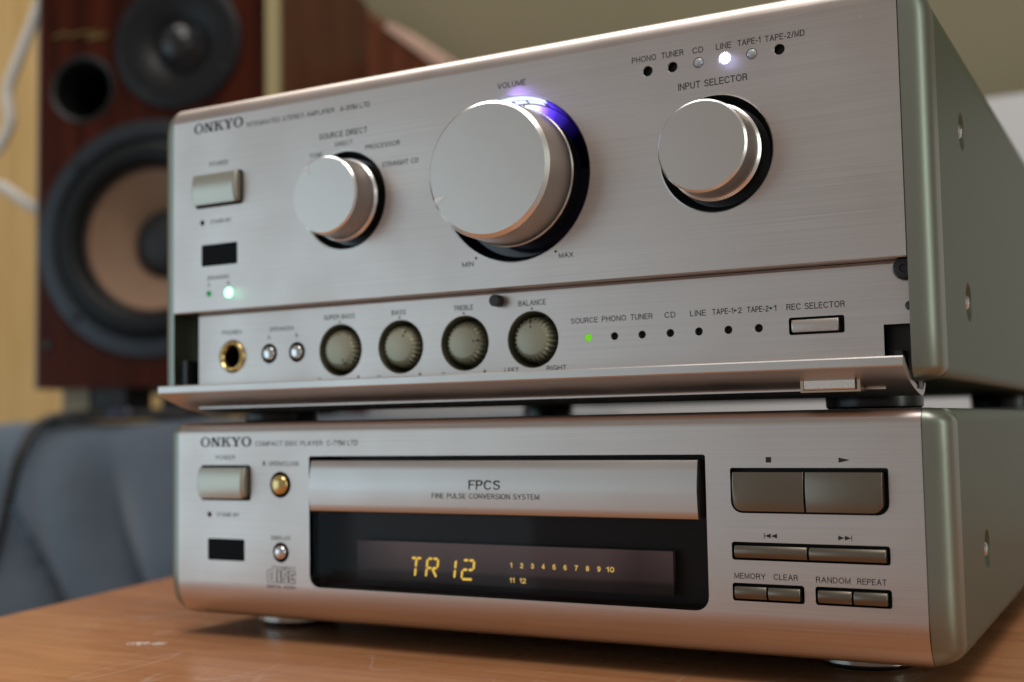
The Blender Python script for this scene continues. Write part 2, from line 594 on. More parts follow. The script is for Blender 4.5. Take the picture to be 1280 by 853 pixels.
def maker_logo(xl, xr, zb, zt, y, parent):
    """wide bold serif capitals O N K Y O"""
    h = zt - zb
    unit = [(1.36, 'O'), (1.34, 'N'), (1.36, 'K'), (1.28, 'Y'), (1.36, 'O')]
    tot = sum(a for a, _ in unit) + 0.05 * 4
    kx = (xr - xl) / tot
    mb = MB()
    x = 0.0
    lay = [0]

    def P(pts):
        lay[0] += 1
        mb.plate([(xl + (x + a) * kx, zb + b * h) for a, b in pts], [], y - 0.03 - 0.0015 * lay[0], y, back=False, sides=False)

    for w, ch in unit:
        if ch == 'O':
            o, i = ring_poly(w / 2, 0.5, 0.66, 0.53, 0.37, 0.43)
            mb.plate([(xl + (x + a) * kx, zb + b * h) for a, b in o], [[(xl + (x + a) * kx, zb + b * h) for a, b in i]], y - 0.03, y, back=False, sides=False)
        elif ch == 'N':
            P([(0.16, 0), (0.34, 0), (0.34, 1), (0.16, 1)])
            P([(1.0, 0), (1.18, 0), (1.18, 1), (1.0, 1)])
            P([(0.04, 1), (0.5, 1), (1.18, 0), (0.84, 0), (0.16, 0.98)])
            P([(0.02, 0), (0.5, 0), (0.5, 0.1), (0.02, 0.1)])
            P([(0.82, 0.9), (1.34, 0.9), (1.34, 1), (0.82, 1)])
        elif ch == 'K':
            P([(0.18, 0), (0.48, 0), (0.48, 1), (0.18, 1)])
            P([(0.02, 0), (0.64, 0), (0.64, 0.1), (0.02, 0.1)])
            P([(0.02, 0.9), (0.64, 0.9), (0.64, 1), (0.02, 1)])
            P([(0.48, 0.38), (0.48, 0.54), (0.95, 0.96), (1.16, 0.96)])
            P([(0.60, 0.62), (0.78, 0.72), (1.32, 0.04), (0.98, 0.04)])
            P([(0.80, 0.9), (1.32, 0.9), (1.32, 1), (0.80, 1)])
            P([(0.82, 0), (1.38, 0), (1.38, 0.1), (0.82, 0.1)])
        elif ch == 'Y':
            P([(0.50, 0), (0.80, 0), (0.80, 0.46), (0.50, 0.46)])
            P([(0.34, 0), (0.96, 0), (0.96, 0.1), (0.34, 0.1)])
            P([(0.50, 0.44), (0.80, 0.46), (0.44, 0.97), (0.10, 0.97)])
            P([(0.66, 0.42), (0.80, 0.46), (1.16, 0.97), (0.98, 0.97)])
            P([(-0.02, 0.9), (0.56, 0.9), (0.56, 1), (-0.02, 1)])
            P([(0.82, 0.9), (1.30, 0.9), (1.30, 1), (0.82, 1)])
        x += w + 0.05
    return mb.build("maker_logo", M_INK, parent, smooth=False, recalc=False)


# ------------------------------------------------------------------ casing shared by both units
def arc(cy, cz, r, a0, a1, n=8, ry=None):
    ry = r if ry is None else ry
    return [(cy + ry * cos(radians(a0 + (a1 - a0) * i / n)), cz + r * sin(radians(a0 + (a1 - a0) * i / n))) for i in range(n + 1)]


def make_cheek(root, side, xp, z0, z1, yfront, rt, rb, w=5.7, ydepth=10.0, mat=None):
    """vertical end piece: quarter-round front edge, rounded top and bottom corner; yfront(z) follows the panel"""
    zs = []
    for i in range(9):
        zs.append(z1 - rt * (1 - sin(pi / 2 * (1 - i / 8))) if False else z1 - rt * (1 - cos(pi / 2 * i / 8)))
    nmid = 8
    for i in range(1, nmid):
        zs.append(z1 - rt + (z0 + rb - z1 + rt) * i / nmid)
    for i in range(9):
        zs.append(z0 + rb * (1 - sin(pi / 2 * i / 8)))
    rows = []
    for z in zs:
        su = 1.0
        if z > z1 - rt:
            su = sqrt(max(0, 1 - ((z - (z1 - rt)) / rt) ** 2))
        elif z < z0 + rb:
            su = sqrt(max(0, 1 - ((z0 + rb - z) / rb) ** 2))
        row = []
        yf = min(yfront(z), ydepth - 1)
        ry = min(5.2, ydepth - 0.5 - yf)
        for k in range(9):
            th = radians(90 * k / 8)
            row.append((xp + side * w * su * sin(th), yf + 0.2 + ry * (1 - cos(th)), z))
        row.append((xp + side * w * su, ydepth, z))
        row.append((xp, ydepth, z))
        rows.append(row)
    mb = MB()
    n = len(rows[0])
    vs = [p for r in rows for p in r]
    fs = []
    for i in range(len(rows) - 1):
        for k in range(n - 1):
            fs.append((i * n + k, i * n + k + 1, (i + 1) * n + k + 1, (i + 1) * n + k))
    fs.append(tuple(range(n)))
    fs.append(tuple((len(rows) - 1) * n + k for k in reversed(range(n))))
    mb.add(vs, fs)
    return mb.build("side_cheek", mat or M_CHEEK, root, angle=40)


def make_cover(root, x0, x1, z0, z1, y0, y1, rx, rz, rb, screws):
    """folded steel cover: top, two sides with sunk screw dishes on the right, underside and back"""
    out = []
    zr = z1 - rz
    za, zb_ = z0 + rb, zr
    for a in range(0, 91, 10):
        out.append((x1 - rx + rx * cos(radians(a)), zr + rz * sin(radians(a))))
    for a in range(90, 181, 10):
        out.append((x0 + rx + rx * cos(radians(a)), zr + rz * sin(radians(a))))
    for a in range(180, 271, 15):
        out.append((x0 + rb + rb * cos(radians(a)), z0 + rb + rb * sin(radians(a))))
    for a in range(270, 361, 15):
        out.append((x1 - rb + rb * cos(radians(a)), z0 + rb + rb * sin(radians(a))))
    mb = MB()
    n = len(out)
    cx_, cz_ = (x0 + x1) / 2, (z0 + z1) / 2

    def inset(p, d):
        return (p[0] - math.copysign(d, p[0] - cx_) * (1 if abs(p[0] - cx_) > (x1 - x0) / 2 - rx else 0), p[1] - math.copysign(d, p[1] - cz_) * (1 if abs(p[1] - cz_) > (z1 - z0) / 2 - rz else 0))
    lip = [inset(p, 0.45) for p in out]
    vs = [(a, y0 + 0.4, b) for a, b in out] + [(a, y1, b) for a, b in out] + [(a, y0, b) for a, b in lip]
    fs = [(i, i + 1, n + i + 1, n + i) for i in range(n - 1)]      # the gap left open is the flat right side
    fs += [(2 * n + i, 2 * n + (i + 1) % n, (i + 1) % n, i) for i in range(n)]
    fs.append(tuple(n + i for i in range(n)))
    mb.add(vs, fs)
    cov = mb.build("steel_cover", M_SIDE, root, angle=30)
    mb = MB()
    # right side with dished holes
    outer = [(y0 + 0.4, za), (y1, za), (y1, zb_), (y0 + 0.4, zb_)]
    holes = [circ(sy, sz, 4.8, 28) for sy, sz in screws]
    loops = [outer] + holes
    pts = [p for l in loops for p in l]
    tris = tessellate_polygon([[Vector((p[0], p[1], 0)) for p in l] for l in loops])
    mb.add([(x1, p[0], p[1]) for p in pts], [tuple(t) for t in tris])
    for sy, sz in screws:
        vs, fs = [], []
        prof = [(4.8, 0), (4.45, 0.3), (2.3, 1.7), (1.9, 1.8), (0.01, 1.8)]
        for r, d in prof:
            for i in range(28):
                a = 2 * pi * i / 28
                vs.append((x1 - d, sy + r * cos(a), sz + r * sin(a)))
        for k in range(len(prof) - 1):
            for i in range(28):
                j = (i + 1) % 28
                fs.append((k * 28 + i, k * 28 + j, (k + 1) * 28 + j, (k + 1) * 28 + i))
        mb.add(vs, fs)
    mb.build("side_plate", M_SIDE, cov, angle=24)
    for sy, sz in screws:
        vs, fs = [], []
        prof = [(1.75, 1.78), (1.7, 0.55), (1.3, 0.12), (0.7, 0.0), (0.68, 0.4), (0.01, 0.4)]
        for r, d in prof:
            for i in range(20):
                a = 2 * pi * i / 20
                vs.append((x1 - d, sy + r * cos(a), sz + r * sin(a)))
        for k in range(len(prof) - 1):
            for i in range(20):
                j = (i + 1) % 20
                fs.append((k * 20 + i, k * 20 + j, (k + 1) * 20 + j, (k + 1) * 20 + i))
        MB().add(vs, fs).build("cover_screw", M_CHROME, cov, angle=40)
    return cov


def recess_ring(root, cx, cz, r, depth, mat, y=0.0, name="knob_recess", floor=True):
    mb = MB()
    mb.m = 1
    mb.lathe([(r + 0.16, y - 0.02), (r - 0.3, y + 0.25)], cx, cz, 72, False, False)
    mb.m = 0
    mb.lathe([(r - 0.3, y + 0.25), (r - 0.75, y + depth * 0.35), (r - 1.35, y + depth * 0.8), (r - 1.9, y + depth), (0.02, y + depth)], cx, cz, 72, False, floor)
    return mb.build(name, [mat, M_EDGE], root, angle=40, recalc=False)


def led_hole(root, cx, cz, r, y, mat_in, name, lit=False, depth=1.6):
    """drilled hole with a bright countersunk rim and a lens inside"""
    mb = MB()
    mb.m = 1
    mb.lathe([(r + 0.25, y - 0.01), (r, y + 0.25)], cx, cz, 24, False, False)
    mb.m = 0
    mb.lathe([(r, y + 0.25), (r, y + depth), (0.02, y + depth)], cx, cz, 24, False, True)
    h = mb.build(name + "_hole", [M_WELL, M_EDGE], root, angle=40, recalc=False)
    if mat_in is not None:
        d = MB()
        d.lathe([(r * 0.97, y + 0.5), (r * 0.93, y + 0.1), (r * 0.75, y - 0.25), (r * 0.42, y - 0.45), (0.02, y - 0.5)], cx, cz, 20, False, True)
        d.build(name, mat_in, root, angle=60)
    return h


def well(root, outline, y0, depth, name="button_well", mat=None):
    mb = MB()
    n = len(outline)
    vs = [(a, y0 + 0.02, b) for a, b in outline] + [(a, y0 + depth, b) for a, b in outline]
    fs = [(i, (i + 1) % n, n + (i + 1) % n, n + i) for i in range(n)]
    fs.append(tuple(n + i for i in range(n)))
    mb.add(vs, fs)
    return mb.build(name, mat or M_WELL, root, smooth=False, recalc=False)


def push_key(parent, x0, x1, z0, z1, yf, yb, bulge, name, mat, rbl=0.3, rbr=0.3, n=10, edge=0.35):
    """key cap with a horizontally ridged (convex) face: swept profile with bevelled ends"""
    mb = MB()
    prof = []
    for i in range(n + 1):
        t = i / n
        z = z0 + (z1 - z0) * t
        prof.append((z, yf - bulge * (1 - (2 * t - 1) ** 2)))
    cols = []

    def col(x, dy, shrink):
        c = []
        for k, (z, y) in enumerate(prof):
            zz = (z - (z0 + z1) / 2) * (1 - shrink) + (z0 + z1) / 2
            c.append((x, y + dy, zz))
        return c
    xs = [(x0, edge, 0.0), (x0 + edge * 0.4, edge * 0.35, 0.0), (x0 + edge, 0, 0), (x1 - edge, 0, 0), (x1 - edge * 0.4, edge * 0.35, 0.0), (x1, edge, 0.0)]
    # rounded lower corners: lift the lowest rows near the ends
    out = []
    samples = [x0, x0 + edge * 0.12, x0 + edge * 0.4, x0 + edge, x1 - edge, x1 - edge * 0.4, x1 - edge * 0.12] + [x0 + rbl * (1 - cos(pi / 2 * i / 6)) for i in range(1, 7)] + [x1 - rbr * (1 - cos(pi / 2 * (6 - i) / 6)) for i in range(0, 6)] + [x1]
    samples = sorted(samples)
    samples = [a for i, a in enumerate(samples) if i == 0 or a - samples[i - 1] > 1e-4]
    for x in samples:
        lift = 0.0
        if x < x0 + rbl:
            lift = rbl - sqrt(max(0, rbl ** 2 - (x0 + rbl - x) ** 2))
        if x > x1 - rbr:
            lift = max(lift, rbr - sqrt(max(0, rbr ** 2 - (x - x1 + rbr) ** 2)))
        dy = 0.0
        e = min(x - x0, x1 - x)
        if e < edge:
            dy = edge * (1 - sqrt(max(0, 1 - (1 - e / edge) ** 2)))
        c = []
        for (z, y) in prof:
            zz = z1 - (z1 - z) * ((z1 - z0 - lift) / (z1 - z0))
            c.append((x, y + dy, zz))
        out.append(c)
    m = n + 1
    vs, fs = [], []
    for c in out:
        vs += c
    for c in out:
        vs += [(p[0], yb, p[2]) for p in (c[0], c[-1])]
    base = len(out) * m
    for i in range(len(out) - 1):
        for k in range(m - 1):
            fs.append((i * m + k, (i + 1) * m + k, (i + 1) * m + k + 1, i * m + k + 1))
        fs.append((i * m, base + 2 * i, base + 2 * i + 2, (i + 1) * m))
        fs.append((i * m + m - 1, (i + 1) * m + m - 1, base + 2 * i + 3, base + 2 * i + 1))
    fs.append(tuple([k for k in range(m)] + [base + 1, base]))
    L = len(out) - 1
    fs.append(tuple([L * m + k for k in reversed(range(m))] + [base + 2 * L, base + 2 * L + 1]))
    mb.add(vs, fs)
    return mb.build(name, mat, parent, angle=50)


def dome_button(parent, cx, cz, r, y, h, mat, name):
    mb = MB()
    mb.lathe([(r, y + 2.5), (r, y - 0.1)] + [(r * cos(radians(a)), y - 0.1 - h * sin(radians(a))) for a in range(10, 90, 12)] + [(0.03, y - 0.1 - h)], cx, cz, 32, False, True)
    b = mb.build(name, mat, parent, angle=60)
    ring = MB()
    ring.lathe([(r + 0.75, y - 0.02), (r + 0.55, y + 0.25), (r + 0.5, y + 2.5), (0.02, y + 2.5)], cx, cz, 32, False, True)
    ring.build("button_bore", M_WELL, parent, angle=40, recalc=False)
    return b


# ================================================================== AMPLIFIER
AX0, AX1 = 2.0, 207.3            # panel edges
AZ0, AZ1 = 14.6, 101.0
amp = empty("integrated_amplifier", (104.6, 150, 9.0))
tag(amp, "silver integrated stereo amplifier with three big round knobs, stacked on top of the disc player", "amplifier")


def amp_front(z):
    if z > 96:
        return 5 - sqrt(max(0, 25 - (z - 96) ** 2))
    if z < AZ0 + 4:
        return 4 - sqrt(max(0, 16 - (AZ0 + 4 - z) ** 2))
    return 0.0


VOL, INP, SRC = (114.5, 67.45), (166.35, 67.3), (63.0, 67.45)
inp_led_x = [150.68, 156.84, 163.15, 169.49, 175.7, 181.95]
holes = [circ(*VOL, 20.9, 72), circ(*INP, 13.6, 64), circ(*SRC, 13.5, 64),
         rrect(10.4, 28.2, 70.2, 79.95, 1.0), rrect(12.7, 26.0, 53.4, 59.6, 0.5)]
holes += [circ(x, 88.65, 1.25, 24) for x in inp_led_x]
holes += [circ(13.0, 66.05, 0.8, 16), circ(15.4, 45.5, 0.9, 16), circ(22.75, 45.4, 1.4, 20)]
mb = MB()
mb.plate([(AX0, 40.7), (AX1, 40.7), (AX1, 96), (AX0, 96)], holes, 0, 3.0)
mb.sweep_x(arc(5, 96, 5, 180, 90, 10) + [(12, 101)], AX0, AX1, flip=True)
mb.sweep_x([(0.0, 40.7), (0.3, 40.4), (4.6, 40.4)], AX0, AX1)
panel = mb.build("front_panel", M_PANEL, amp, angle=30, uv=True, recalc=False)

for sd, xp in ((-1, AX0 - 0.05), (1, AX1 + 0.15)):
    make_cheek(amp, sd, xp, AZ0, AZ1, amp_front, 9.0, 3.0)
cover = make_cover(amp, AX0 - 5.6, AX1 + 5.65, AZ0 + 0.4, AZ1 - 0.15, 10.35, 300, 5.7, 9.0, 2.5, [(45.4, 75.4), (45.4, 34.0)])

# the lower control panel behind the flap
LY = 4.0
lower_holes = [circ(x, 27.7, 7.05, 48) for x in (58.45, 77.9, 97.45, 117.0)]
lower_holes += [circ(20.6, 27.6, 4.75, 40), circ(33.95, 27.85, 2.8, 28), circ(43.7, 27.85, 2.8, 28)]
src_led_x = [132.0, 138.9, 145.95, 153.0, 159.97, 167.0, 174.07]
lower_holes += [circ(x, 27.4, 0.95, 20) for x in src_led_x]
lower_holes += [rrect(180.9, 193.1, 25.45, 29.3, 0.5)]
mb = MB()
mb.plate([(7.9, 13.0), (201.3, 13.0), (201.3, 26.7), (207.2, 26.7), (207.2, 39.6), (7.9, 39.6)], lower_holes, LY, LY + 2)
mb.sweep_x([(LY + 0.55, 40.3), (LY, 39.6)], 7.9, 204.5, flip=False)
mb.sweep_x([(LY + 3, 40.3), (LY + 0.55, 40.3)], 7.9, 204.5, flip=False)
lower = mb.build("control_panel", M_PANEL, amp, angle=25, uv=True, recalc=False)
mb = MB()
mb.box(2.2, 7.7, 9, 11, 28.5, 40)
mb.build("hinge_plate", M_BEIGE, amp)
mb = MB()
mb.box(2.2, 7.85, 11.2, 14, 13, 40)
mb.build("hinge_bracket", M_BLACK, amp)
mb = MB()
mb.box(200.8, 207.2, 9.0, 14, 13, 27)
mb.build("hinge_bracket", M_BLACK, amp)
mb = MB()
mb.lathe([(1.3, 10), (1.2, 8.6), (0.02, 8.4)], 4.2, 32.5, 20)
mb.build("hinge_pin", M_BLACK, amp)
mb = MB()
mb.lathe([(1.0, 10), (0.9, 8.4), (0.02, 8.2)], 4.6, 38.2, 20)
mb.build("hinge_pin", M_BLACK, amp)
mb = MB()
mb.box(3.6, 5.2, 2.0, 11, 19.5, 27)
mb.build("hinge_arm", M_BLACK, amp)
mb = MB()
mb.box(203.6, 205.2, 3.0, 12, 17, 21)
mb.build("hinge_arm", M_BLACK, amp)
mb = MB()
mb.lathe([(2.45, LY + 1), (2.4, LY - 1.6), (2.0, LY - 2.2), (0.9, LY - 2.3), (0.8, LY - 1.9), (0.02, LY - 1.9)], 206.3, 38.2, 28)
mb.build("rubber_bumper", M_BLACK, amp)
mb = MB()
mb.lathe([(1.0, LY + 1), (1.0, LY - 0.7), (0.7, LY - 0.9), (0.02, LY - 0.9)], 207.0, 30.4, 20)
mb.build("panel_screw", M_BLACK, amp)
mb = MB()
mb.m = 1
mb.lathe([(1.55, LY + 0.1), (1.5, LY - 2.4)], 107.6, 37.75, 28, False, False)
mb.m = 0
mb.lathe([(1.5, LY - 2.4), (1.3, LY - 2.65), (0.02, LY - 2.7)], 107.6, 37.75, 28, False, True)
mb.build("latch_pin", [M_INKSOFT, M_BLACK], amp)

# folded-down flap
mb = MB()
outer = [(-6.1, 19.45), (-6.3, 19.2), (-6.3, 17.55), (-6.1, 17.25), (-4.3, 16.35), (-2.0, 15.25), (2, 13.9), (6, 12.85), (10, 12.05), (13.2, 11.6), (15.4, 11.7), (17.2, 12.6), (18.6, 14.2)]
inner = [(17.6, 14.6), (16.2, 13.4), (14.6, 12.8), (12.8, 12.9), (9.5, 13.5), (5.5, 14.4), (1, 15.8), (-2.8, 17.9), (-4.9, 19.3), (-5.2, 19.45)]
flap_prof = outer + inner
mb.sweep_x(flap_prof, 2.2, 206.9, close=True, caps=True)
flap = mb.build("front_flap", M_FLAP, amp, angle=28, uv=True)


mb = MB()
mb.box(184.5, 197.2, -1.6, 4.0, 12.55, 12.95)
mb.box(184.5, 185.2, -1.6, 1.5, 12.95, 15.1)
mb.box(196.5, 197.2, -1.6, 1.5, 12.95, 15.1)
mb.build("catch_frame", simple("catch_bronze", (0.62, 0.50, 0.38), 0.3, 1.0), flap, smooth=False)
mb = MB()
cp = [(-1.2, 15.35), (-2.0, 15.3), (-2.3, 15.0), (-2.15, 13.35), (-1.9, 13.05), (3.0, 13.0), (3.0, 14.2)]
mb.sweep_x(cp, 185.5, 196.2, close=True, caps=True)
mb.build("catch_plate", simple("catch_nickel", (0.80, 0.76, 0.70), 0.40, 1.0, bump=0.4, scale=2600), flap, angle=25)


# big knobs -----------------------------------------------------------
def big_knob(name, c, recess_mat, rec_r, face_r, yf, bev, rims, notch=None, depth=4.2):
    k = empty(name, (c[0], 0, c[1]), amp)
    recess_ring(k, c[0], c[1], rec_r, depth, recess_mat)
    mb = MB()
    n = 96
    prof = [(0.02, yf), (face_r, yf)]
    mb.m = 0
    mb.lathe(prof, c[0], c[1], n, True, False)
    mb.m = 1
    mb.lathe([(face_r, yf), (face_r + bev * 0.95, yf + bev)], c[0], c[1], n, False, False)
    mb.m = 0
    mb.lathe([(face_r + bev * 0.95, yf + bev)] + rims[:-1], c[0], c[1], n, False, False)
    mb.m = 1
    mb.lathe(rims[-2:], c[0], c[1], n, False, False)
    mb.m = 2
    r_end, y_end = rims[-1]
    mb.lathe([(r_end, y_end), (r_end - 0.8, y_end + 0.5), (r_end - 1.4, depth)], c[0], c[1], n, False, False)
    cap = mb.build("knob_cap", [M_KNOB, M_EDGE, M_BLACK], k, angle=22, recalc=False)
    if notch:
        ang, r0_, r1_, hw = notch
        a = radians(ang)
        d = (cos(a), sin(a))
        t = (-sin(a), cos(a))
        mbn = MB()

        def pt(r, s, y):
            return (c[0] + d[0] * r + t[0] * s, y, c[1] + d[1] * r + t[1] * s)
        # V-cut pointer: the cut's glint painted white, wider at the rim
        vs = [pt(r0_, 0, yf - 0.05), pt(r1_, -hw, yf - 0.05), pt(r1_ + bev * 0.9, -hw, yf + bev * 0.9 - 0.05), pt(r1_ + bev * 0.9, hw, yf + bev * 0.9 - 0.05), pt(r1_, hw, yf - 0.05), pt(r1_, 0, yf - 0.14)]
        mbn.add(vs, [(0, 1, 5), (0, 5, 4), (1, 2, 5), (5, 3, 4), (2, 3, 5)])
        mbn.build("pointer", M_POINTER, cap, smooth=False)
    return k


volk = big_knob("volume_knob", VOL, M_VOLREC, 20.9, 15.6, -13.5, 0.95,
                [(16.62, -12.2), (17.0, -2.6), (17.05, -2.2), (17.3, -1.7)], (205, 12.2, 15.6, 0.85), depth=5.0)
big_knob("input_selector_knob", INP, M_RECESS, 13.6, 9.9, -9.0, 0.5,
         [(10.35, -8.3), (10.45, -1.9), (10.6, -1.6), (11.15, -1.0)])
big_knob("source_direct_knob", SRC, M_RECESS, 13.5, 9.85, -8.75, 0.5,
         [(10.3, -8.1), (10.5, -1.4), (10.6, -1.1), (11.15, -0.4)], (127, 7.4, 9.8, 0.85))

# the lit lamp in the top of the volume recess
mb = MB()


def recess_patch(mb, a0, a1, r, y0, y1, n=8):
    vs, fs = [], []
    for i in range(n + 1):
        a = radians(a0 + (a1 - a0) * i / n)
        for y in (y0, y1):
            q = 20.52 - 0.265 * y - (0.0 if r > 20 else 0.1)          # lies just inside the tapering recess wall
            vs.append((VOL[0] + q * cos(a), y, VOL[1] + q * sin(a)))
    for i in range(n):
        fs.append((2 * i, 2 * i + 1, 2 * i + 3, 2 * i + 2))
    mb.add(vs, fs)


recess_patch(mb, 64, 103, 20.3, 0.35, 2.2)
recess_patch(mb, 68, 81, 20.2, 2.5, 4.0)
recess_patch(mb, 83, 92, 20.2, 2.5, 4.0)
mb.build("volume_lamp", M_VOL, volk, smooth=False, recalc=False)
mb = MB()
recess_patch(mb, 101.5, 110, 20.3, 0.5, 4.0)
mb.build("volume_lamp_edge", M_VOLB, volk, smooth=False, recalc=False)
# translucent light guide: it carries the lamp's blue glow round the recess and fades with distance
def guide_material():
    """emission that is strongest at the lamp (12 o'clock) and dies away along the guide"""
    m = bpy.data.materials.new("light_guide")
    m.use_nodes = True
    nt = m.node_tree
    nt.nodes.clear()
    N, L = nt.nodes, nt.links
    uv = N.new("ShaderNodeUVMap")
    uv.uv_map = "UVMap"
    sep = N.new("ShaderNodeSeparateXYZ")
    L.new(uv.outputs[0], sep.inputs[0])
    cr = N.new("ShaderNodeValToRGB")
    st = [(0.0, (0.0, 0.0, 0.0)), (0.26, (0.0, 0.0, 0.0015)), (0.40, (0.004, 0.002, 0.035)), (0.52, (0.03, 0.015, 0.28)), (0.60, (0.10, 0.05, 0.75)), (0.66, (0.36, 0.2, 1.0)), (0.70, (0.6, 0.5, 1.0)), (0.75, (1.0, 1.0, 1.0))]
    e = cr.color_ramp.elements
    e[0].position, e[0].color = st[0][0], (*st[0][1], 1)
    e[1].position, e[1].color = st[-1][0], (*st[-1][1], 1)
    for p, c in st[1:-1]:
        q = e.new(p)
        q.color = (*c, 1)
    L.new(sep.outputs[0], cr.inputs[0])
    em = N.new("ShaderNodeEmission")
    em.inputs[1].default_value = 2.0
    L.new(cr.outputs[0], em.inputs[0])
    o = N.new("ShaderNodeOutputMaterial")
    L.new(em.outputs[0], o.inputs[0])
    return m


mb = MB()


def floor_patch(mb, a0, a1, ra, rb, y, n=4):
    vs = []
    for i in range(n + 1):
        a = radians(a0 + (a1 - a0) * i / n)
        for r in (ra, rb):
            vs.append((VOL[0] + r * cos(a), y, VOL[1] + r * sin(a)))
    mb.add(vs, [(2 * i, 2 * i + 1, 2 * i + 3, 2 * i + 2) for i in range(n)])


floor_patch(mb, 5, 86.5, 16.4, 19.2, 4.7, 40)
floor_patch(mb, 88, 104, 16.4, 19.2, 4.7, 10)
recess_patch(mb, 5, 63.5, 20.35, 0.6, 4.0, 34)
guide = mb.build("light_guide", guide_material(), volk, smooth=False, recalc=False)
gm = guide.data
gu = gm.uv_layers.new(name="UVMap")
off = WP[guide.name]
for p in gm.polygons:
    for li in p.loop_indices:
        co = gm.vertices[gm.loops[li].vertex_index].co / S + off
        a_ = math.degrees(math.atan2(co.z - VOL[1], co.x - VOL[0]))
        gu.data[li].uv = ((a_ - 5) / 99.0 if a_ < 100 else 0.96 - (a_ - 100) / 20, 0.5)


def lamp(name, loc, watts, col, rad=1.0):
    l = bpy.data.lights.new(name, 'POINT')
    l.energy = watts
    l.color = col
    l.shadow_soft_size = rad * S
    o = bpy.data.objects.new(name, l)
    COL.objects.link(o)
    o.location = Vector(loc) * S


lamp("volume_lamp_light", (115.5, 1.6, 86.4), 0.0016, (0.20, 0.12, 1.0), 0.8)
lamp("volume_lamp_front_light", (114.5, -3.6, 88.2), 0.0013, (0.36, 0.24, 1.0), 4.0)

# power key, sensor window, lamps on the upper panel
well(amp, rrect(10.4, 28.2, 70.2, 79.95, 1.0), 0, 4)
push_key(amp, 11.0, 27.4, 70.9, 79.4, -2.0, 3.5, 0.8, "power_key", M_POWER, 0.8, 0.8, edge=0.9)
MB().plate(rrect(12.72, 25.98, 53.42, 59.58, 0.5), [], 0.25, 1.5).build("sensor_window", M_GLOSSBLACK, amp, smooth=False)
led_hole(amp, 13.0, 66.05, 0.8, 0, None, "standby_lamp")
led_hole(amp, 15.4, 45.5, 0.9, 0, M_LED_GD, "speaker_lamp")
led_hole(amp, 22.75, 45.4, 1.4, 0, M_LED_G, "speaker_lamp")
for x, m in zip(inp_led_x, (None, None, M_LEDCLEAR, M_LED_W, M_LEDCLEAR, None)):
    led_hole(amp, x, 88.65, 1.22, 0, m, "input_lamp")
lamp("line_lamp_light", (169.49, -3.4, 88.65), 0.00016, (0.42, 0.46, 1.0), 2.0)
lamp("speaker_lamp_light", (22.75, -3.4, 45.4), 0.00008, (0.15, 1.0, 0.45), 2.0)

# lettering of the upper panel
maker_logo(9.9, 28.3, 92.15, 95.0, 0, amp)
lettering("INTEGRATED STEREO AMPLIFIER", 29.7, 60.1, 91.65, 1.35, 0, amp, M_INKSOFT)
lettering("A-911M LTD", 62.0, 71.8, 91.55, 1.45, 0, amp, M_INKSOFT)
lettering("POWER", 15.8, 22.6, 82.0, 1.3, 0, amp, M_INKSOFT)
lettering("STAND-BY", 16.0, 23.8, 65.5, 1.1, 0, amp, M_INKSOFT)
lettering("SPEAKERS", 14.8, 23.1, 49.4, 1.15, 0, amp, M_INKSOFT)
lettering("A", 15.0, 15.9, 47.6, 1.0, 0, amp, M_INKSOFT)
lettering("B", 22.3, 23.1, 47.6, 1.0, 0, amp, M_INKSOFT)
lettering("SOURCE DIRECT", 54.9, 70.8, 84.7, 1.6, 0, amp)
lettering("DIRECT", 60.2, 66.1, 82.2, 1.2, 0, amp, M_INKSOFT)
lettering("TONE", 51.6, 56.0, 80.1, 1.2, 0, amp, M_INKSOFT)
lettering("PROCESSOR", 70.2, 81.1, 80.1, 1.3, 0, amp)
lettering("STRAIGHT CD", 75.4, 86.8, 74.8, 1.3, 0, amp)
lettering("VOLUME", 110.5, 118.5, 90.35, 1.45, 0, amp)
lettering("MIN", 99.5, 102.8, 46.5, 1.25, 0, amp)
lettering("MAX", 126.6, 130.4, 46.6, 1.25, 0, amp)
shape([circ(103.5, 48.5, 0.33, 12)], 0, amp, "printed_dot")
shape([circ(125.75, 48.3, 0.33, 12)], 0, amp, "printed_dot")
lettering("PHONO", 146.8, 152.9, 91.0, 1.4, 0, amp)
lettering("TUNER", 154.2, 159.6, 91.0, 1.4, 0, amp)
lettering("CD", 161.8, 164.4, 90.9, 1.4, 0, amp)
lettering("LINE", 167.4, 171.0, 90.85, 1.4, 0, amp)
lettering("TAPE-1", 172.5, 177.8, 90.85, 1.4, 0, amp)
lettering("TAPE-2/MD", 178.8, 187.7, 90.75, 1.4, 0, amp)
lettering("INPUT SELECTOR", 158.1, 174.5, 82.85, 1.6, 0, amp)

# specks of dust on the upper panel
mb = MB()
rnd = random.Random(31)
for i in range(26):
    x, z, r = rnd.uniform(70, 205), rnd.uniform(43, 94), rnd.uniform(0.05, 0.13)
    if min((x - c[0]) ** 2 + (z - c[1]) ** 2 for c in (VOL, INP, SRC)) < 22 ** 2:
        continue
    n, a0 = 6, rnd.uniform(0, 6)
    vs = [(x, -0.12, z)] + [(x + r * cos(a0 + pi * k / 3) * rnd.uniform(0.5, 1.4), -0.01, z + r * sin(a0 + pi * k / 3) * rnd.uniform(0.5, 1.4)) for k in range(n)]
    mb.add(vs, [(0, 1 + k, 1 + (k + 1) % n) for k in range(n)])
o = mb.build("dust_specks", simple("dust", (0.75, 0.74, 0.72), 0.8), amp, smooth=False)
o["kind"] = "stuff"

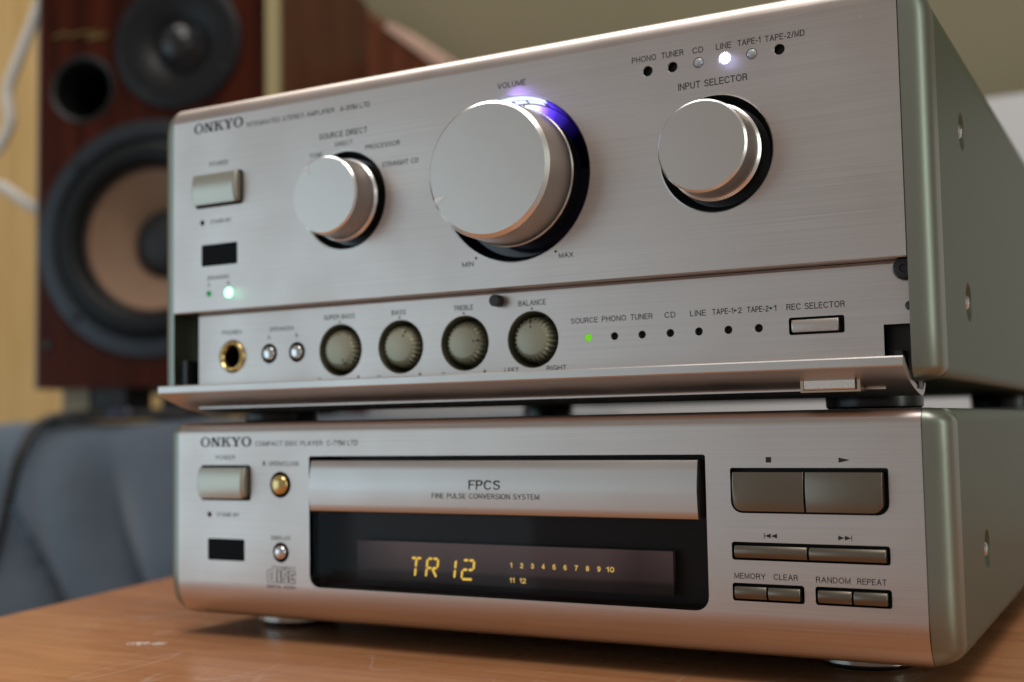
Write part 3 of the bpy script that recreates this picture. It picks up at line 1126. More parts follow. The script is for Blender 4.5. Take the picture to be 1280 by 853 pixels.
# controls of the lower panel
GOLD_SOCK = M_GOLD
mb = MB()
mb.m = 1
mb.lathe([(4.75, LY + 0.4), (4.6, LY - 0.3), (4.2, LY - 0.9), (3.6, LY - 1.0), (3.1, LY - 0.5), (2.9, LY + 0.4)], 20.6, 27.6, 40, False, False)
mb.m = 0
mb.lathe([(2.9, LY + 0.4), (2.85, LY + 6), (0.02, LY + 6)], 20.6, 27.6, 40, False, True)
mb.build("headphone_socket", [M_WELL, M_GOLD], amp, angle=50, recalc=False)
for x in (33.95, 43.7):
    dome_button(amp, x, 27.85, 2.0, LY, 0.9, M_CHROME, "speaker_button")


def tone_knob(x, ang):
    k = empty("tone_knob", (x, LY, 27.7), amp)
    mb = MB()
    mb.lathe([(7.06, LY - 0.02), (6.85, LY + 0.3), (6.6, LY + 5), (6.3, LY + 8), (0.02, LY + 8)], x, 27.7, 56, False, True)
    mb.build("knob_recess", M_TONEREC, k, angle=40, recalc=False)
    mb = MB()
    n = 52
    mb.lathe([(0.02, LY - 1.0), (3.7, LY - 1.0), (4.0, LY - 0.88), (4.75, LY - 0.25), (5.2, LY + 0.8), (5.35, LY + 3), (5.35, LY + 7.9)], x, 27.7, n, True, False,
             tooth=[0, 0, 0.015, 0.06, 0.065, 0.065, 0.065])
    cap = mb.build("knob_cap", M_TONE, k, angle=32, recalc=False)
    a = radians(ang)
    d, t = (cos(a), sin(a)), (-sin(a), cos(a))
    mb = MB()
    pts = [(2.9, -0.22), (4.3, -0.22), (5.0, -0.22), (5.0, 0.22), (4.3, 0.22), (2.9, 0.22)]
    ys = [LY - 1.03, LY - 0.85, LY + 0.05, LY + 0.05, LY - 0.85, LY - 1.03]
    vs = [(x + d[0] * r + t[0] * s, y - 0.03, 27.7 + d[1] * r + t[1] * s) for (r, s), y in zip(pts, ys)]
    mb.add(vs, [(0, 1, 4, 5), (1, 2, 3, 4)])
    mb.build("pointer", M_INK, cap, smooth=False)


for x, a in zip((58.45, 77.9, 97.45, 117.0), (-62, 62, 6, 92)):
    tone_knob(x, a)
for x in src_led_x:
    led_hole(amp, x, 27.4, 0.95, LY, M_LED_S if x < 135 else None, "record_lamp")
wl = well(amp, rrect(180.9, 193.1, 25.45, 29.3, 0.5), LY, 3)
push_key(amp, 181.6, 192.0, 26.0, 28.7, LY - 0.5, LY + 3, 0.35, "record_selector_key", M_KNOB, 0.3, 0.3)
lettering("PHONES", 16.8, 24.0, 33.9, 1.2, LY, amp, M_INKSOFT)
lettering("SPEAKERS", 34.1, 42.7, 34.0, 1.15, LY, amp, M_INKSOFT)
lettering("A", 33.4, 34.4, 31.9, 1.05, LY, amp, M_INKSOFT)
lettering("B", 43.2, 44.1, 31.9, 1.05, LY, amp, M_INKSOFT)
lettering("SUPER BASS", 53.0, 63.3, 36.1, 1.3, LY, amp)
lettering("BASS", 75.2, 79.7, 36.1, 1.3, LY, amp)
lettering("TREBLE", 94.3, 100.1, 36.1, 1.3, LY, amp)
lettering("BALANCE", 113.1, 120.8, 36.1, 1.35, LY, amp)
for x in (58.3, 77.7, 97.3, 116.85):
    shape([circ(x, 35.35, 0.28, 10)], LY, amp, "printed_dot")
lettering("LEFT", 108.9, 112.9, 19.7, 1.25, LY, amp)
lettering("RIGHT", 120.7, 126.0, 19.8, 1.3, LY, amp)
for x in (51.4, 71.0, 91.0):
    shape([[(x - 0.55, 20.2), (x + 0.55, 20.2), (x + 0.55, 20.42), (x - 0.55, 20.42)]], LY, amp, "printed_minus")
for x in (64.3, 83.8, 103.2):
    shape([[(x - 0.55, 20.2), (x + 0.55, 20.2), (x + 0.55, 20.42), (x - 0.55, 20.42)], [(x - 0.11, 19.76), (x + 0.11, 19.76), (x + 0.11, 20.86), (x - 0.11, 20.86)]], LY, amp, "printed_plus")
lettering("SOURCE", 127.5, 134.6, 30.95, 1.3, LY, amp)
lettering("PHONO", 135.7, 142.0, 30.95, 1.35, LY, amp)
lettering("TUNER", 143.1, 148.7, 30.97, 1.35, LY, amp)
lettering("CD", 151.7, 154.4, 30.97, 1.35, LY, amp)
lettering("LINE", 158.0, 161.8, 30.97, 1.35, LY, amp)
for xl in (163.3, 171.5):
    a, b = ("TAPE-1", "2") if xl < 170 else ("TAPE-2", "1")
    lettering(a, xl, xl + 4.95, 31.0, 1.35, LY, amp)
    shape([[(xl + 5.2, 31.35), (xl + 5.95, 31.7), (xl + 5.2, 32.05)]], LY, amp, "printed_arrow")
    lettering(b, xl + 6.1, xl + (6.95 if b == "2" else 6.7), 31.0, 1.35, LY, amp)
lettering("REC SELECTOR", 180.5, 193.3, 31.0, 1.4, LY, amp)

for x, y in ((16, 31), (193, 31), (10, 222), (199, 222)):
    mb = MB()
    mb.lathe_z([(10.4, 9.0), (11.0, 9.5), (11.2, 13.6), (10.6, 14.9)], x, y, 40)
    mb.build("foot", M_FOOT, amp, angle=35)

# ================================================================== DISC PLAYER
CX0, CX1 = 4.0, 208.8
CZ0, CZ1 = -44.7, 8.9
cdp = empty("compact_disc_player", (106.2, 150, -51.0))
tag(cdp, "silver compact disc player with lit yellow track display, standing on the table under the amplifier", "disc player")


def cd_front(z):
    if z > CZ1 - 3.5:
        return 3.5 - sqrt(max(0, 3.5 ** 2 - (z - CZ1 + 3.5) ** 2))
    zb = CZ0 + 9.3
    if z < zb:
        return 12 - sqrt(max(0, 144 - (zb - z) ** 2))
    return 0.0


ZF = CZ0 + 9.3
holes = [rrect(12.4, 30.6, -12.8, -3.0, 0.9), rrect(15.0, 28.3, -29.35, -23.4, 0.5), circ(15.6, -16.75, 0.75, 16),
         circ(40.95, -8.3, 3.55, 32), circ(41.0, -26.5, 2.7, 28),
         rrect(50.7, 162.0, -35.3, -0.6, 0.6, rb=3.2),
         rrect(167.7, 201.9, -13.45, -3.55, 0.5, rb=2.6), rrect(167.6, 201.7, -23.7, -19.75, 0.6),
         rrect(167.5, 183.45, -32.6, -28.7, 0.6), rrect(185.8, 201.7, -32.6, -28.7, 0.6)]
mb = MB()
mb.plate([(CX0, ZF), (CX1, ZF), (CX1, CZ1 - 3.5), (CX0, CZ1 - 3.5)], holes, 0, 3.0)
mb.sweep_x(arc(3.5, CZ1 - 3.5, 3.5, 180, 90, 10) + [(12, CZ1)], CX0, CX1, flip=True)
prof = [(cd_front(ZF - 9.3 * i / 14), ZF - 9.3 * i / 14) for i in range(15)] + [(5.2, CZ0 - 0.25), (12, CZ0 - 0.25)]
mb.sweep_x(prof, CX0, CX1)
mb.build("front_panel", M_PANEL, cdp, angle=30, uv=True, recalc=False)
for sd, xp in ((-1, CX0 - 0.05), (1, CX1 + 0.1)):
    make_cheek(cdp, sd, xp, CZ0, CZ1, cd_front, 3.5, 4.0, w=5.6)
make_cover(cdp, CX0 - 5.5, CX1 + 5.55, CZ0 + 0.4, CZ1 - 0.12, 10.35, 300, 3.0, 3.0, 3.0, [(47.7, -24.6)])

well(cdp, rrect(12.4, 30.6, -12.8, -3.0, 0.9), 0, 4)
push_key(cdp, 12.9, 29.7, -12.1, -3.7, -1.8, 3.5, 0.8, "power_key", M_POWER, 1.6, 1.6, edge=0.9)
MB().plate(rrect(15.02, 28.28, -29.33, -23.42, 0.5), [], 0.25, 1.5).build("sensor_window", M_GLOSSBLACK, cdp, smooth=False)
led_hole(cdp, 15.6, -16.75, 0.75, 0, None, "standby_lamp")
dome_button(cdp, 40.95, -8.3, 2.75, 0, 1.5, M_GOLD, "open_close_button")
dome_button(cdp, 41.0, -26.5, 1.95, 0, 1.2, M_CHROME, "display_button")

# window with drawer and display
win = rrect(50.7, 162.0, -35.3, -0.6, 0.6, rb=3.2)
wn = well(cdp, win, 0, 9.0, "display_well", M_VFDBACK)
mb = MB()
dp = [(1.0, -1.75), (0.1, -1.85), (-0.15, -2.15), (-0.55, -4.2), (-0.95, -6.6), (-1.2, -8.6), (-1.15, -9.6), (-1.02, -11.2), (-0.82, -13.2), (-0.62, -14.7), (-0.35, -15.05), (1.4, -15.1)]
full = dp + [(4.5, -15.0), (4.5, -1.8)]
mb.sweep_x(full, 51.5, 160.2, close=True, caps=True, flip=False)
drawer = mb.build("disc_drawer", M_FLAP, cdp, angle=32, uv=True)
lettering("FPCS", 101.0, 109.8, -8.95, 2.35, -1.22, drawer, M_INKSOFT, weight=0.13)
lettering("FINE PULSE CONVERSION SYSTEM", 90.2, 120.5, -11.2, 1.3, -1.16, drawer, M_INKSOFT, weight=0.10)
mb = MB()
mb.plate(rrect(50.75, 161.95, -35.25, -15.5, 0.3, rb=3.15), [], 0.7, 1.9)
mb.build("smoked_window", M_PANE, cdp, smooth=False)
mb = MB()
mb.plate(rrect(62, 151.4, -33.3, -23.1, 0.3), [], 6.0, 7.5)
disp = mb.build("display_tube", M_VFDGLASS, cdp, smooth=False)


def segs(x, z, w, h, which, t=0.5, shear=0.13):
    """bar segments of one character cell, each with cut ends"""
    out = []

    def bar(ax, az, bx, bz, th=t):
        d = Vector((bx - ax, bz - az))
        L = d.length
        d.normalize()
        nrm = Vector((-d.y, d.x))
        g = 0.14
        c = th * 0.5
        pts = [(g, 0), (g + c * 0.8, c), (L - g - c * 0.8, c), (L - g, 0), (L - g - c * 0.8, -c), (g + c * 0.8, -c)]
        poly = []
        for u, v in pts:
            px = ax + d.x * u + nrm.x * v
            pz = az + d.y * u + nrm.y * v
            poly.append((x + px + shear * pz, z + pz))
        out.append(poly)
    T = {'tl': (0, h, w / 2, h), 'tr': (w / 2, h, w, h), 't': (0, h, w, h), 'b': (0, 0, w, 0), 'lu': (0, h / 2, 0, h), 'll': (0, 0, 0, h / 2), 'ru': (w, h / 2, w, h), 'rl': (w, 0, w, h / 2),
         'ml': (0, h / 2, w / 2, h / 2), 'mr': (w / 2, h / 2, w, h / 2), 'cu': (w / 2, h / 2, w / 2, h), 'cl': (w / 2, 0, w / 2, h / 2), 'dr': (w / 2, h / 2, w, 0)}
    for k in which:
        bar(*T[k])
    return out


chars = [(78.6, ('tl', 'tr', 'cu', 'cl')), (83.6, ('tl', 'tr', 'lu', 'll', 'ru', 'ml', 'mr', 'dr')), (88.9, ('ru', 'rl')), (94.3, ('tl', 'tr', 'ru', 'ml', 'mr', 'll', 'b'))]
for x, w in chars:
    mb = MB()
    for k, pl in enumerate(segs(x, -31.9, 3.25, 4.75, w, 0.58)):
        mb.plate(pl, [], 5.85 - 0.003 * k, 5.9, back=False, sides=False)
    mb.build("display_character", M_VFD, disp, smooth=False, recalc=False)
for i in range(10):
    x = 108.7 + 2.98 * i
    s = str(i + 1)
    hw = {"1": 0.26, "10": 1.0}.get(s, 0.42)
    lettering(s, x - hw, x + hw, -28.5, 1.25, 5.9, disp, M_VFDS, weight=0.17, name="track_number")
for x, s in ((108.9, "11"), (111.9, "12")):
    lettering(s, x - (0.7 if s == "11" else 0.9), x + (0.7 if s == "11" else 0.9), -32.2, 1.25, 5.9, disp, M_VFDS, weight=0.17, name="track_number")

# transport keys
well(cdp, rrect(167.7, 201.9, -13.45, -3.55, 0.5, rb=2.6), 0, 3.0)
push_key(cdp, 168.65, 184.45, -12.9, -4.45, -1.6, 2.9, 0.55, "stop_key", M_BEIGE, 2.2, 0.15)
push_key(cdp, 184.75, 200.95, -12.9, -4.45, -1.6, 2.9, 0.55, "play_key", M_BEIGE, 0.15, 2.2)
well(cdp, rrect(167.6, 201.7, -23.7, -19.75, 0.6), 0, 3.0)
push_key(cdp, 168.4, 184.5, -23.1, -20.5, -0.7, 2.9, 0.5, "skip_back_key", M_BEIGE, 0.2, 0.1)
push_key(cdp, 184.85, 201.0, -23.1, -20.5, -0.7, 2.9, 0.5, "skip_forward_key", M_BEIGE, 0.1, 0.2)
for xa, xb, na, nb in ((167.5, 183.45, "memory_key", "clear_key"), (185.8, 201.7, "random_key", "repeat_key")):
    well(cdp, rrect(xa, xb, -32.6, -28.7, 0.6), 0, 3.0)
    xm = (xa + xb) / 2
    push_key(cdp, xa + 0.7, xm - 0.12, -32.0, -29.4, -0.7, 2.9, 0.5, na, M_BEIGE, 0.2, 0.1)
    push_key(cdp, xm + 0.2, xb - 0.75, -32.0, -29.4, -0.7, 2.9, 0.5, nb, M_BEIGE, 0.1, 0.2)

# lettering
maker_logo(12.3, 30.9, 2.15, 4.8, 0, cdp)
lettering("COMPACT DISC PLAYER", 32.2, 55.3, 2.2, 1.35, 0, cdp, M_INKSOFT)
lettering("C-711M LTD", 56.7, 66.8, 2.2, 1.4, 0, cdp, M_INKSOFT)
lettering("POWER", 18.0, 25.0, -1.5, 1.25, 0, cdp, M_INKSOFT)
lettering("STAND-BY", 18.3, 26.4, -17.3, 1.15, 0, cdp, M_INKSOFT)
lettering("OPEN/CLOSE", 37.0, 47.4, -3.2, 1.2, 0, cdp, M_INKSOFT)
shape([[(34.7, -2.55), (35.9, -2.55), (35.3, -1.75)], [(34.7, -3.1), (35.9, -3.1), (35.9, -2.8), (34.7, -2.8)]], 0, cdp, "printed_eject_mark")
lettering("DISPLAY", 37.7, 44.3, -23.2, 1.15, 0, cdp, M_INKSOFT)
shape([[(175.9, -2.4), (177.1, -2.4), (177.1, -1.2), (175.9, -1.2)]], 0, cdp, "printed_stop_mark")
shape([[(191.7, -2.45), (194.1, -1.9), (191.7, -1.35)]], 0, cdp, "printed_play_mark")
shape([[(174.95, -18.85), (175.1, -18.85), (175.1, -17.75), (174.95, -17.75)], [(175.1, -18.3), (176.45, -18.8), (176.45, -17.8)], [(176.5, -18.3), (177.85, -18.8), (177.85, -17.8)]], 0, cdp, "printed_skip_back_mark")
shape([[(193.8, -18.85), (193.95, -18.85), (193.95, -17.75), (193.8, -17.75)], [(193.8, -18.3), (192.45, -17.8), (192.45, -18.8)], [(192.4, -18.3), (191.05, -17.8), (191.05, -18.8)]], 0, cdp, "printed_skip_forward_mark")
lettering("MEMORY", 168.0, 175.0, -27.75, 1.25, 0, cdp)
lettering("CLEAR", 176.8, 182.1, -27.7, 1.25, 0, cdp)
lettering("RANDOM", 186.0, 193.3, -27.85, 1.25, 0, cdp)
lettering("REPEAT", 194.7, 200.7, -27.85, 1.25, 0, cdp)

# disc format mark: outlined letters d i s c with small lines of text over and under them
mb = MB()


def ribbon(pts, t, lay):
    n = len(pts)
    for i in range(n):
        a, b = Vector(pts[i]), Vector(pts[(i + 1) % n])
        d = (b - a).normalized()
        nr = Vector((-d.y, d.x)) * t / 2
        e = d * t / 2
        mb.plate([tuple(a - nr - e), tuple(b - nr + e), tuple(b + nr + e), tuple(a + nr - e)], [], -0.03 - 0.001 * (lay * 14 + i), 0, back=False, sides=False)


bx, bz, bw, bh = 36.3, -34.6, 9.5, 3.35


def T(pts):
    return [(bx + a * bw, bz + b * bh) for a, b in pts]


tk = 0.16
ribbon(T([(0.03, 0), (0.33, 0), (0.33, 1.3), (0.20, 1.3), (0.20, 0.98), (0.03, 0.98), (0.0, 0.9), (0.0, 0.08)]), tk, 0)
ribbon(T([(0.12, 0.22), (0.20, 0.22), (0.20, 0.76), (0.12, 0.76)]), tk, 1)
ribbon(T([(0.37, 0), (0.48, 0), (0.48, 0.98), (0.37, 0.98)]), tk, 2)
ribbon(T([(0.52, 0), (0.72, 0), (0.75, 0.08), (0.75, 0.5), (0.72, 0.58), (0.62, 0.58), (0.62, 0.76), (0.75, 0.76), (0.75, 0.98), (0.54, 0.98), (0.51, 0.9), (0.51, 0.46), (0.54, 0.38), (0.64, 0.38), (0.64, 0.22), (0.52, 0.22)]), tk, 3)
ribbon(T([(0.82, 0), (1.0, 0), (1.0, 0.36), (0.92, 0.36), (0.92, 0.22), (0.89, 0.22), (0.89, 0.76), (0.92, 0.76), (0.92, 0.62), (1.0, 0.62), (1.0, 0.98), (0.82, 0.98), (0.79, 0.9), (0.79, 0.08)]), tk, 4)
text_into(mb, "COMPACT", 39.9, 45.9, -30.95, 0.75, -0.03, 0.16)
text_into(mb, "DIGITAL AUDIO", 36.2, 45.9, -36.1, 0.85, -0.03, 0.16)
mb.build("disc_format_mark", M_INKSOFT, cdp, smooth=False, recalc=False)

for x, y in ((20, 34), (188, 37), (20, 262), (190, 262)):
    mb = MB()
    mb.m = 1
    mb.lathe_z([(11.4, -50.2), (12.0, -49.7), (12.0, -45.5), (11.5, -44.95)], x, y, 48)
    mb.m = 0
    mb.lathe_z([(10.6, -51.0), (10.8, -50.21)], x, y, 48)
    mb.build("foot", [M_FOOT, M_FOOTRING], cdp, angle=35)


# ================================================================== TABLE
def table_material():
    m, nt, b = new_mat("varnished_wood")
    N, L = nt.nodes, nt.links
    tc = N.new("ShaderNodeTexCoord")
    mp = N.new("ShaderNodeMapping")
    mp.inputs["Scale"].default_value = (5, 60, 20)
    L.new(tc.outputs["Object"], mp.inputs["Vector"])
    n1 = N.new("ShaderNodeTexNoise")
    n1.inputs["Scale"].default_value = 2.2
    n1.inputs["Detail"].default_value = 7
    n1.inputs["Roughness"].default_value = 0.62
    n1.inputs["Distortion"].default_value = 0.8
    L.new(mp.outputs["Vector"], n1.inputs["Vector"])
    cr = N.new("ShaderNodeValToRGB")
    cr.color_ramp.elements[0].position = 0.3
    cr.color_ramp.elements[0].color = (0.37, 0.145, 0.06, 1)
    cr.color_ramp.elements[1].position = 0.72
    cr.color_ramp.elements[1].color = (0.57, 0.265, 0.122, 1)
    L.new(n1.outputs["Fac"], cr.inputs["Fac"])
    # pale scratches: thin lines where a stretched, warped noise crosses a level
    last = cr.outputs["Color"]
    masks = []
    for ang, sc, wid, seed in ((20, 26, 0.0022, 3.0), (75, 34, 0.0018, 11.0), (-35, 30, 0.002, 23.0), (5, 60, 0.002, 41.0)):
        mm = N.new("ShaderNodeMapping")
        mm.inputs["Rotation"].default_value = (0, 0, radians(ang))
        mm.inputs["Scale"].default_value = (1.0, 0.25, 1.0)
        mm.inputs["Location"].default_value = (seed, seed * 0.7, 0)
        L.new(tc.outputs["Object"], mm.inputs["Vector"])
        nn = N.new("ShaderNodeTexNoise")
        nn.inputs["Scale"].default_value = sc
        nn.inputs["Detail"].default_value = 1.0
        nn.inputs["Distortion"].default_value = 0.4
        L.new(mm.outputs["Vector"], nn.inputs["Vector"])
        sub = N.new("ShaderNodeMath"); sub.operation = 'SUBTRACT'; sub.inputs[1].default_value = 0.5
        L.new(nn.outputs["Fac"], sub.inputs[0])
        ab = N.new("ShaderNodeMath"); ab.operation = 'ABSOLUTE'
        L.new(sub.outputs[0], ab.inputs[0])
        lt = N.new("ShaderNodeMapRange")
        lt.inputs["From Min"].default_value = wid
        lt.inputs["From Max"].default_value = wid * 2.2
        lt.inputs["To Min"].default_value = 1
        lt.inputs["To Max"].default_value = 0
        L.new(ab.outputs[0], lt.inputs["Value"])
        br = N.new("ShaderNodeTexNoise")          # breaks the lines up
        br.inputs["Scale"].default_value = 45
        br.inputs["Detail"].default_value = 3
        L.new(mm.outputs["Vector"], br.inputs["Vector"])
        bm_ = N.new("ShaderNodeMapRange")
        bm_.inputs["From Min"].default_value = 0.48
        bm_.inputs["From Max"].default_value = 0.60
        L.new(br.outputs["Fac"], bm_.inputs["Value"])
        mu = N.new("ShaderNodeMath"); mu.operation = 'MULTIPLY'
        L.new(lt.outputs["Result"], mu.inputs[0])
        L.new(bm_.outputs["Result"], mu.inputs[1])
        masks.append(mu.outputs[0])
    # cloudy wear in the varnish
    wn_ = N.new("ShaderNodeTexNoise")
    wn_.inputs["Scale"].default_value = 38
    wn_.inputs["Detail"].default_value = 6
    wn_.inputs["Roughness"].default_value = 0.7
    L.new(tc.outputs["Object"], wn_.inputs["Vector"])
    wm = N.new("ShaderNodeMapRange")
    wm.inputs["From Min"].default_value = 0.60
    wm.inputs["From Max"].default_value = 0.78
    wm.inputs["To Max"].default_value = 0.35
    L.new(wn_.outputs["Fac"], wm.inputs["Value"])
    masks.append(wm.outputs["Result"])
    acc = masks[0]
    for k in masks[1:]:
        mxx = N.new("ShaderNodeMath"); mxx.operation = 'MAXIMUM'
        L.new(acc, mxx.inputs[0]); L.new(k, mxx.inputs[1])
        acc = mxx.outputs[0]
    sc_ = N.new("ShaderNodeMath"); sc_.operation = 'MULTIPLY'; sc_.inputs[1].default_value = 0.30
    L.new(acc, sc_.inputs[0])
    mix = N.new("ShaderNodeMix"); mix.data_type = 'RGBA'
    L.new(sc_.outputs[0], mix.inputs["Factor"])
    L.new(last, mix.inputs["A"])
    mix.inputs["B"].default_value = (0.62, 0.50, 0.42, 1)
    L.new(mix.outputs["Result"], b.inputs["Base Color"])
    rg = N.new("ShaderNodeMapRange")
    rg.inputs["To Min"].default_value = 0.12
    rg.inputs["To Max"].default_value = 0.48
    L.new(wn_.outputs["Fac"], rg.inputs["Value"])
    L.new(rg.outputs["Result"], b.inputs["Roughness"])
    bp = N.new("ShaderNodeBump")
    bp.inputs["Strength"].default_value = 0.12
    bp.inputs["Distance"].default_value = 0.0004
    L.new(n1.outputs["Fac"], bp.inputs["Height"])
    L.new(bp.outputs["Normal"], b.inputs["Normal"])
    return m


ang = math.atan2(103, -24) - pi / 2           # the table's left edge runs a little askew to the cases
ex, ey = Vector((cos(ang), sin(ang))), Vector((-sin(ang), cos(ang)))
P0 = Vector((-77, 5))
mb = MB()
W_, D0, D1, R_ = 760, -150, 330, 4
corners = [P0 + ey * D0, P0 + ex * W_ + ey * D0, P0 + ex * W_ + ey * D1, P0 + ey * D1]
cen = sum(corners, Vector((0, 0))) / 4


def ringz(z, inset):
    out = []
    for c in corners:
        d = (c - cen)
        lx, ly = d.dot(ex), d.dot(ey)
        lx -= math.copysign(inset, lx)
        ly -= math.copysign(inset, ly)
        q = cen + ex * lx + ey * ly
        out.append((q.x, q.y, z))
    return out


rows = [ringz(-51.0, 2.0), ringz(-51.6, 0.6), ringz(-53.0, 0.0), ringz(-73.0, 0.0), ringz(-75.0, 2.0)]
vs = [p for r in rows for p in r]
fs = [(0, 1, 2, 3), (19, 18, 17, 16)]
for k in range(4):
    for i in range(4):
        j = (i + 1) % 4
        fs.append((k * 4 + i, k * 4 + j, (k + 1) * 4 + j, (k + 1) * 4 + i))
mb.add(vs, fs)
table = mb.build("wooden_tabletop", table_material(), None, angle=50)
tag(table, "orange brown varnished wooden tabletop with pale scratches under the disc player", "table")
# a smear of dried white powder on the table top
mb = MB()
rnd = random.Random(9)
for i in range(90):
    t = rnd.uniform(-1, 1)
    x = 5.0 + t * 4.6 + rnd.gauss(0, 0.3)
    y = -13.5 + t * 1.6 + rnd.gauss(0, 1.1 * (1 - 0.5 * abs(t)))
    r = rnd.uniform(0.12, 0.5)
    n = 6
    a0 = rnd.uniform(0, 6)
    vs = [(x, y, -51 + r * 0.35)] + [(x + r * cos(a0 + 2 * pi * k / n) * rnd.uniform(0.7, 1.3), y + r * sin(a0 + 2 * pi * k / n) * rnd.uniform(0.7, 1.3), -50.995) for k in range(n)]
    mb.add(vs, [(0, 1 + k, 1 + (k + 1) % n) for k in range(n)])
o = mb.build("white_powder", simple("dried_white_paint", (0.62, 0.58, 0.55), 0.8), None, smooth=False)
o["kind"] = "stuff"
o["label"] = "small smear of white powder on the table left of the disc player"
o["category"] = "smear"

# ================================================================== LOUDSPEAKER
AL = radians(20)
SR = Vector((cos(AL), sin(AL), 0))            # along the baffle, to the viewer's right
SN = Vector((sin(AL), -cos(AL), 0))           # out of the baffle
SW = Vector((-422.7, 413.4, 153.3))           # woofer centre


def sp(s, d, z):
    """point at s along the baffle, d in front of it, height z above the woofer centre"""
    return SW + SR * s + SN * d + Vector((0, 0, z))


class SB(MB):
    """same collector, written in speaker coordinates (s, -d, z)"""

    def build(self, *a, **k):
        self.v = [tuple(sp(v[0], -v[1], v[2])) for v in self.v]
        return MB.build(self, *a, **k)


def wood_mat(name, c0, c1, rough, scale=(30, 30, 3), coat=0.4, spec=0.3):
    m, nt, b = new_mat(name)
    N, L = nt.nodes, nt.links
    tc = N.new("ShaderNodeTexCoord")
    mp = N.new("ShaderNodeMapping")
    mp.inputs["Scale"].default_value = scale
    L.new(tc.outputs["Object"], mp.inputs["Vector"])
    n1 = N.new("ShaderNodeTexNoise")
    n1.inputs["Scale"].default_value = 1.6
    n1.inputs["Detail"].default_value = 6
    n1.inputs["Distortion"].default_value = 1.2
    L.new(mp.outputs["Vector"], n1.inputs["Vector"])
    cr = N.new("ShaderNodeValToRGB")
    cr.color_ramp.elements[0].position = 0.32
    cr.color_ramp.elements[0].color = (*c0, 1)
    cr.color_ramp.elements[1].position = 0.70
    cr.color_ramp.elements[1].color = (*c1, 1)
    L.new(n1.outputs["Fac"], cr.inputs["Fac"])
    L.new(cr.outputs["Color"], b.inputs["Base Color"])
    b.inputs["Roughness"].default_value = rough
    b.inputs["Coat Weight"].default_value = coat
    b.inputs["Coat Roughness"].default_value = 0.15
    b.inputs["Specular IOR Level"].default_value = spec
    return m


M_MAHOG = wood_mat("mahogany_veneer", (0.022, 0.0035, 0.0018), (0.070, 0.013, 0.0045), 0.30, coat=0.0, spec=0.12)
M_CAB = wood_mat("cabinet_veneer", (0.085, 0.024, 0.011), (0.15, 0.048, 0.021), 0.38, coat=0.0, spec=0.12)
M_TRIM = simple("brass_trim", (0.42, 0.34, 0.17), 0.45, 0.3)
M_SURR = simple("rubber_surround", (0.006, 0.007, 0.008), 0.45, spec=0.25)
M_FRAME = simple("cast_frame", (0.024, 0.029, 0.036), 0.38, 0.4)
M_CONE = simple("paper_cone", (0.28, 0.17, 0.108), 0.75, var=0.12, scale=60)
M_DUST = simple("dust_cap", (0.012, 0.013, 0.016), 0.55)

spk = empty("loudspeaker", sp(0, -130, -113))
tag(spk, "dark mahogany bookshelf loudspeaker with brown paper woofer cone behind the amplifier", "loudspeaker")
ZB, ZT = -113.0, 262.0
mb = SB()
mb.add([(s, d, z) for z in (ZB, ZT) for d in (18.0, 255) for s in (-93.5, 91.0)], [(2, 3, 1, 0), (4, 5, 7, 6), (2, 6, 7, 3), (0, 4, 6, 2), (1, 3, 7, 5)])
cab = mb.build("cabinet", M_CAB, spk, smooth=False)
mb = SB()
mb.box(91.2, 102.0, 6.0, 254, ZB + 0.2, ZT - 0.2)
mb.build("side_panel", M_CAB, spk, smooth=False)
mb = SB()
mb.box(-96.2, -93.7, 2.0, 254, ZB + 0.2, ZT - 0.2)
mb.build("side_panel", simple("edge_highlight_grey", (0.16, 0.17, 0.18), 0.5), spk, smooth=False)  # added strip: highlight on the cabinet's left edge, painted grey
mb = SB()
tz = 150.0
bh_ = [circ(0, 0, 88, 64), circ(21.5, tz, 49, 56), circ(-57.5, 119, 26, 40)]
mb.plate(rrect(-93.5, 91.0, ZB, ZT, 2), bh_, 0, 18)
mb.build("baffle", M_MAHOG, spk, angle=30, recalc=False)
mb = SB()
mb.box(91.2, 101.8, -0.6, 5.8, ZB, ZT)
mb.build("trim_strip", M_TRIM, spk, smooth=False)
woof = empty("woofer", sp(0, 0, 0), spk)
mb = SB()
mb.lathe([(91, 0), (91, -3.5), (89, -4.5), (79, -4.5), (77.5, -3), (77, 4)], 0, 0, 72, False, False)
mb.build("frame_ring", M_FRAME, woof, angle=40)
mb = SB()
mb.lathe([(77.2, -1.0), (75, -1.5)] + [(66.5 + 8.5 * cos(radians(a)), -1.5 - 7.5 * sin(radians(a))) for a in range(10, 171, 16)] + [(58, -0.5), (56, 1.5), (54, 4)], 0, 0, 72, False, False)
mb.build("surround", M_SURR, woof, angle=60)
mb = SB()
mb.lathe([(55.5, 2), (53, 6), (42, 16), (30, 26), (24, 32), (20, 35)], 0, 0, 72, False, True)
mb.build("cone", M_CONE, woof, angle=60)
mb = SB()
mb.lathe([(26.5, 30)] + [(26 * cos(radians(a)), 29 - 14 * sin(radians(a))) for a in range(0, 90, 12)] + [(0.3, 15)], 0, 0, 48, False, True)
mb.build("dust_cap", M_DUST, woof, angle=60)
for a in (45, 135, 225, 315):
    mb = SB()
    mb.lathe([(3.6, -4.4), (3.4, -6.2), (2.4, -6.6), (2.2, -5.4), (0.1, -5.4)], 84 * cos(radians(a)), 84 * sin(radians(a)), 20)
    mb.build("frame_screw", M_BLACK, woof, angle=40)
twt = empty("tweeter", sp(21.5, 0, tz), spk)
mb = SB()
mb.lathe([(51, 0), (51, -2.5), (49.5, -3.6), (40, -3.6), (30, -1.5), (21, 2), (19, 4)], 21.5, tz, 64, False, False)
mb.build("face_plate", simple("tweeter_plate", (0.008, 0.008, 0.009), 0.42, spec=0.25), twt, angle=50)
mb = SB()
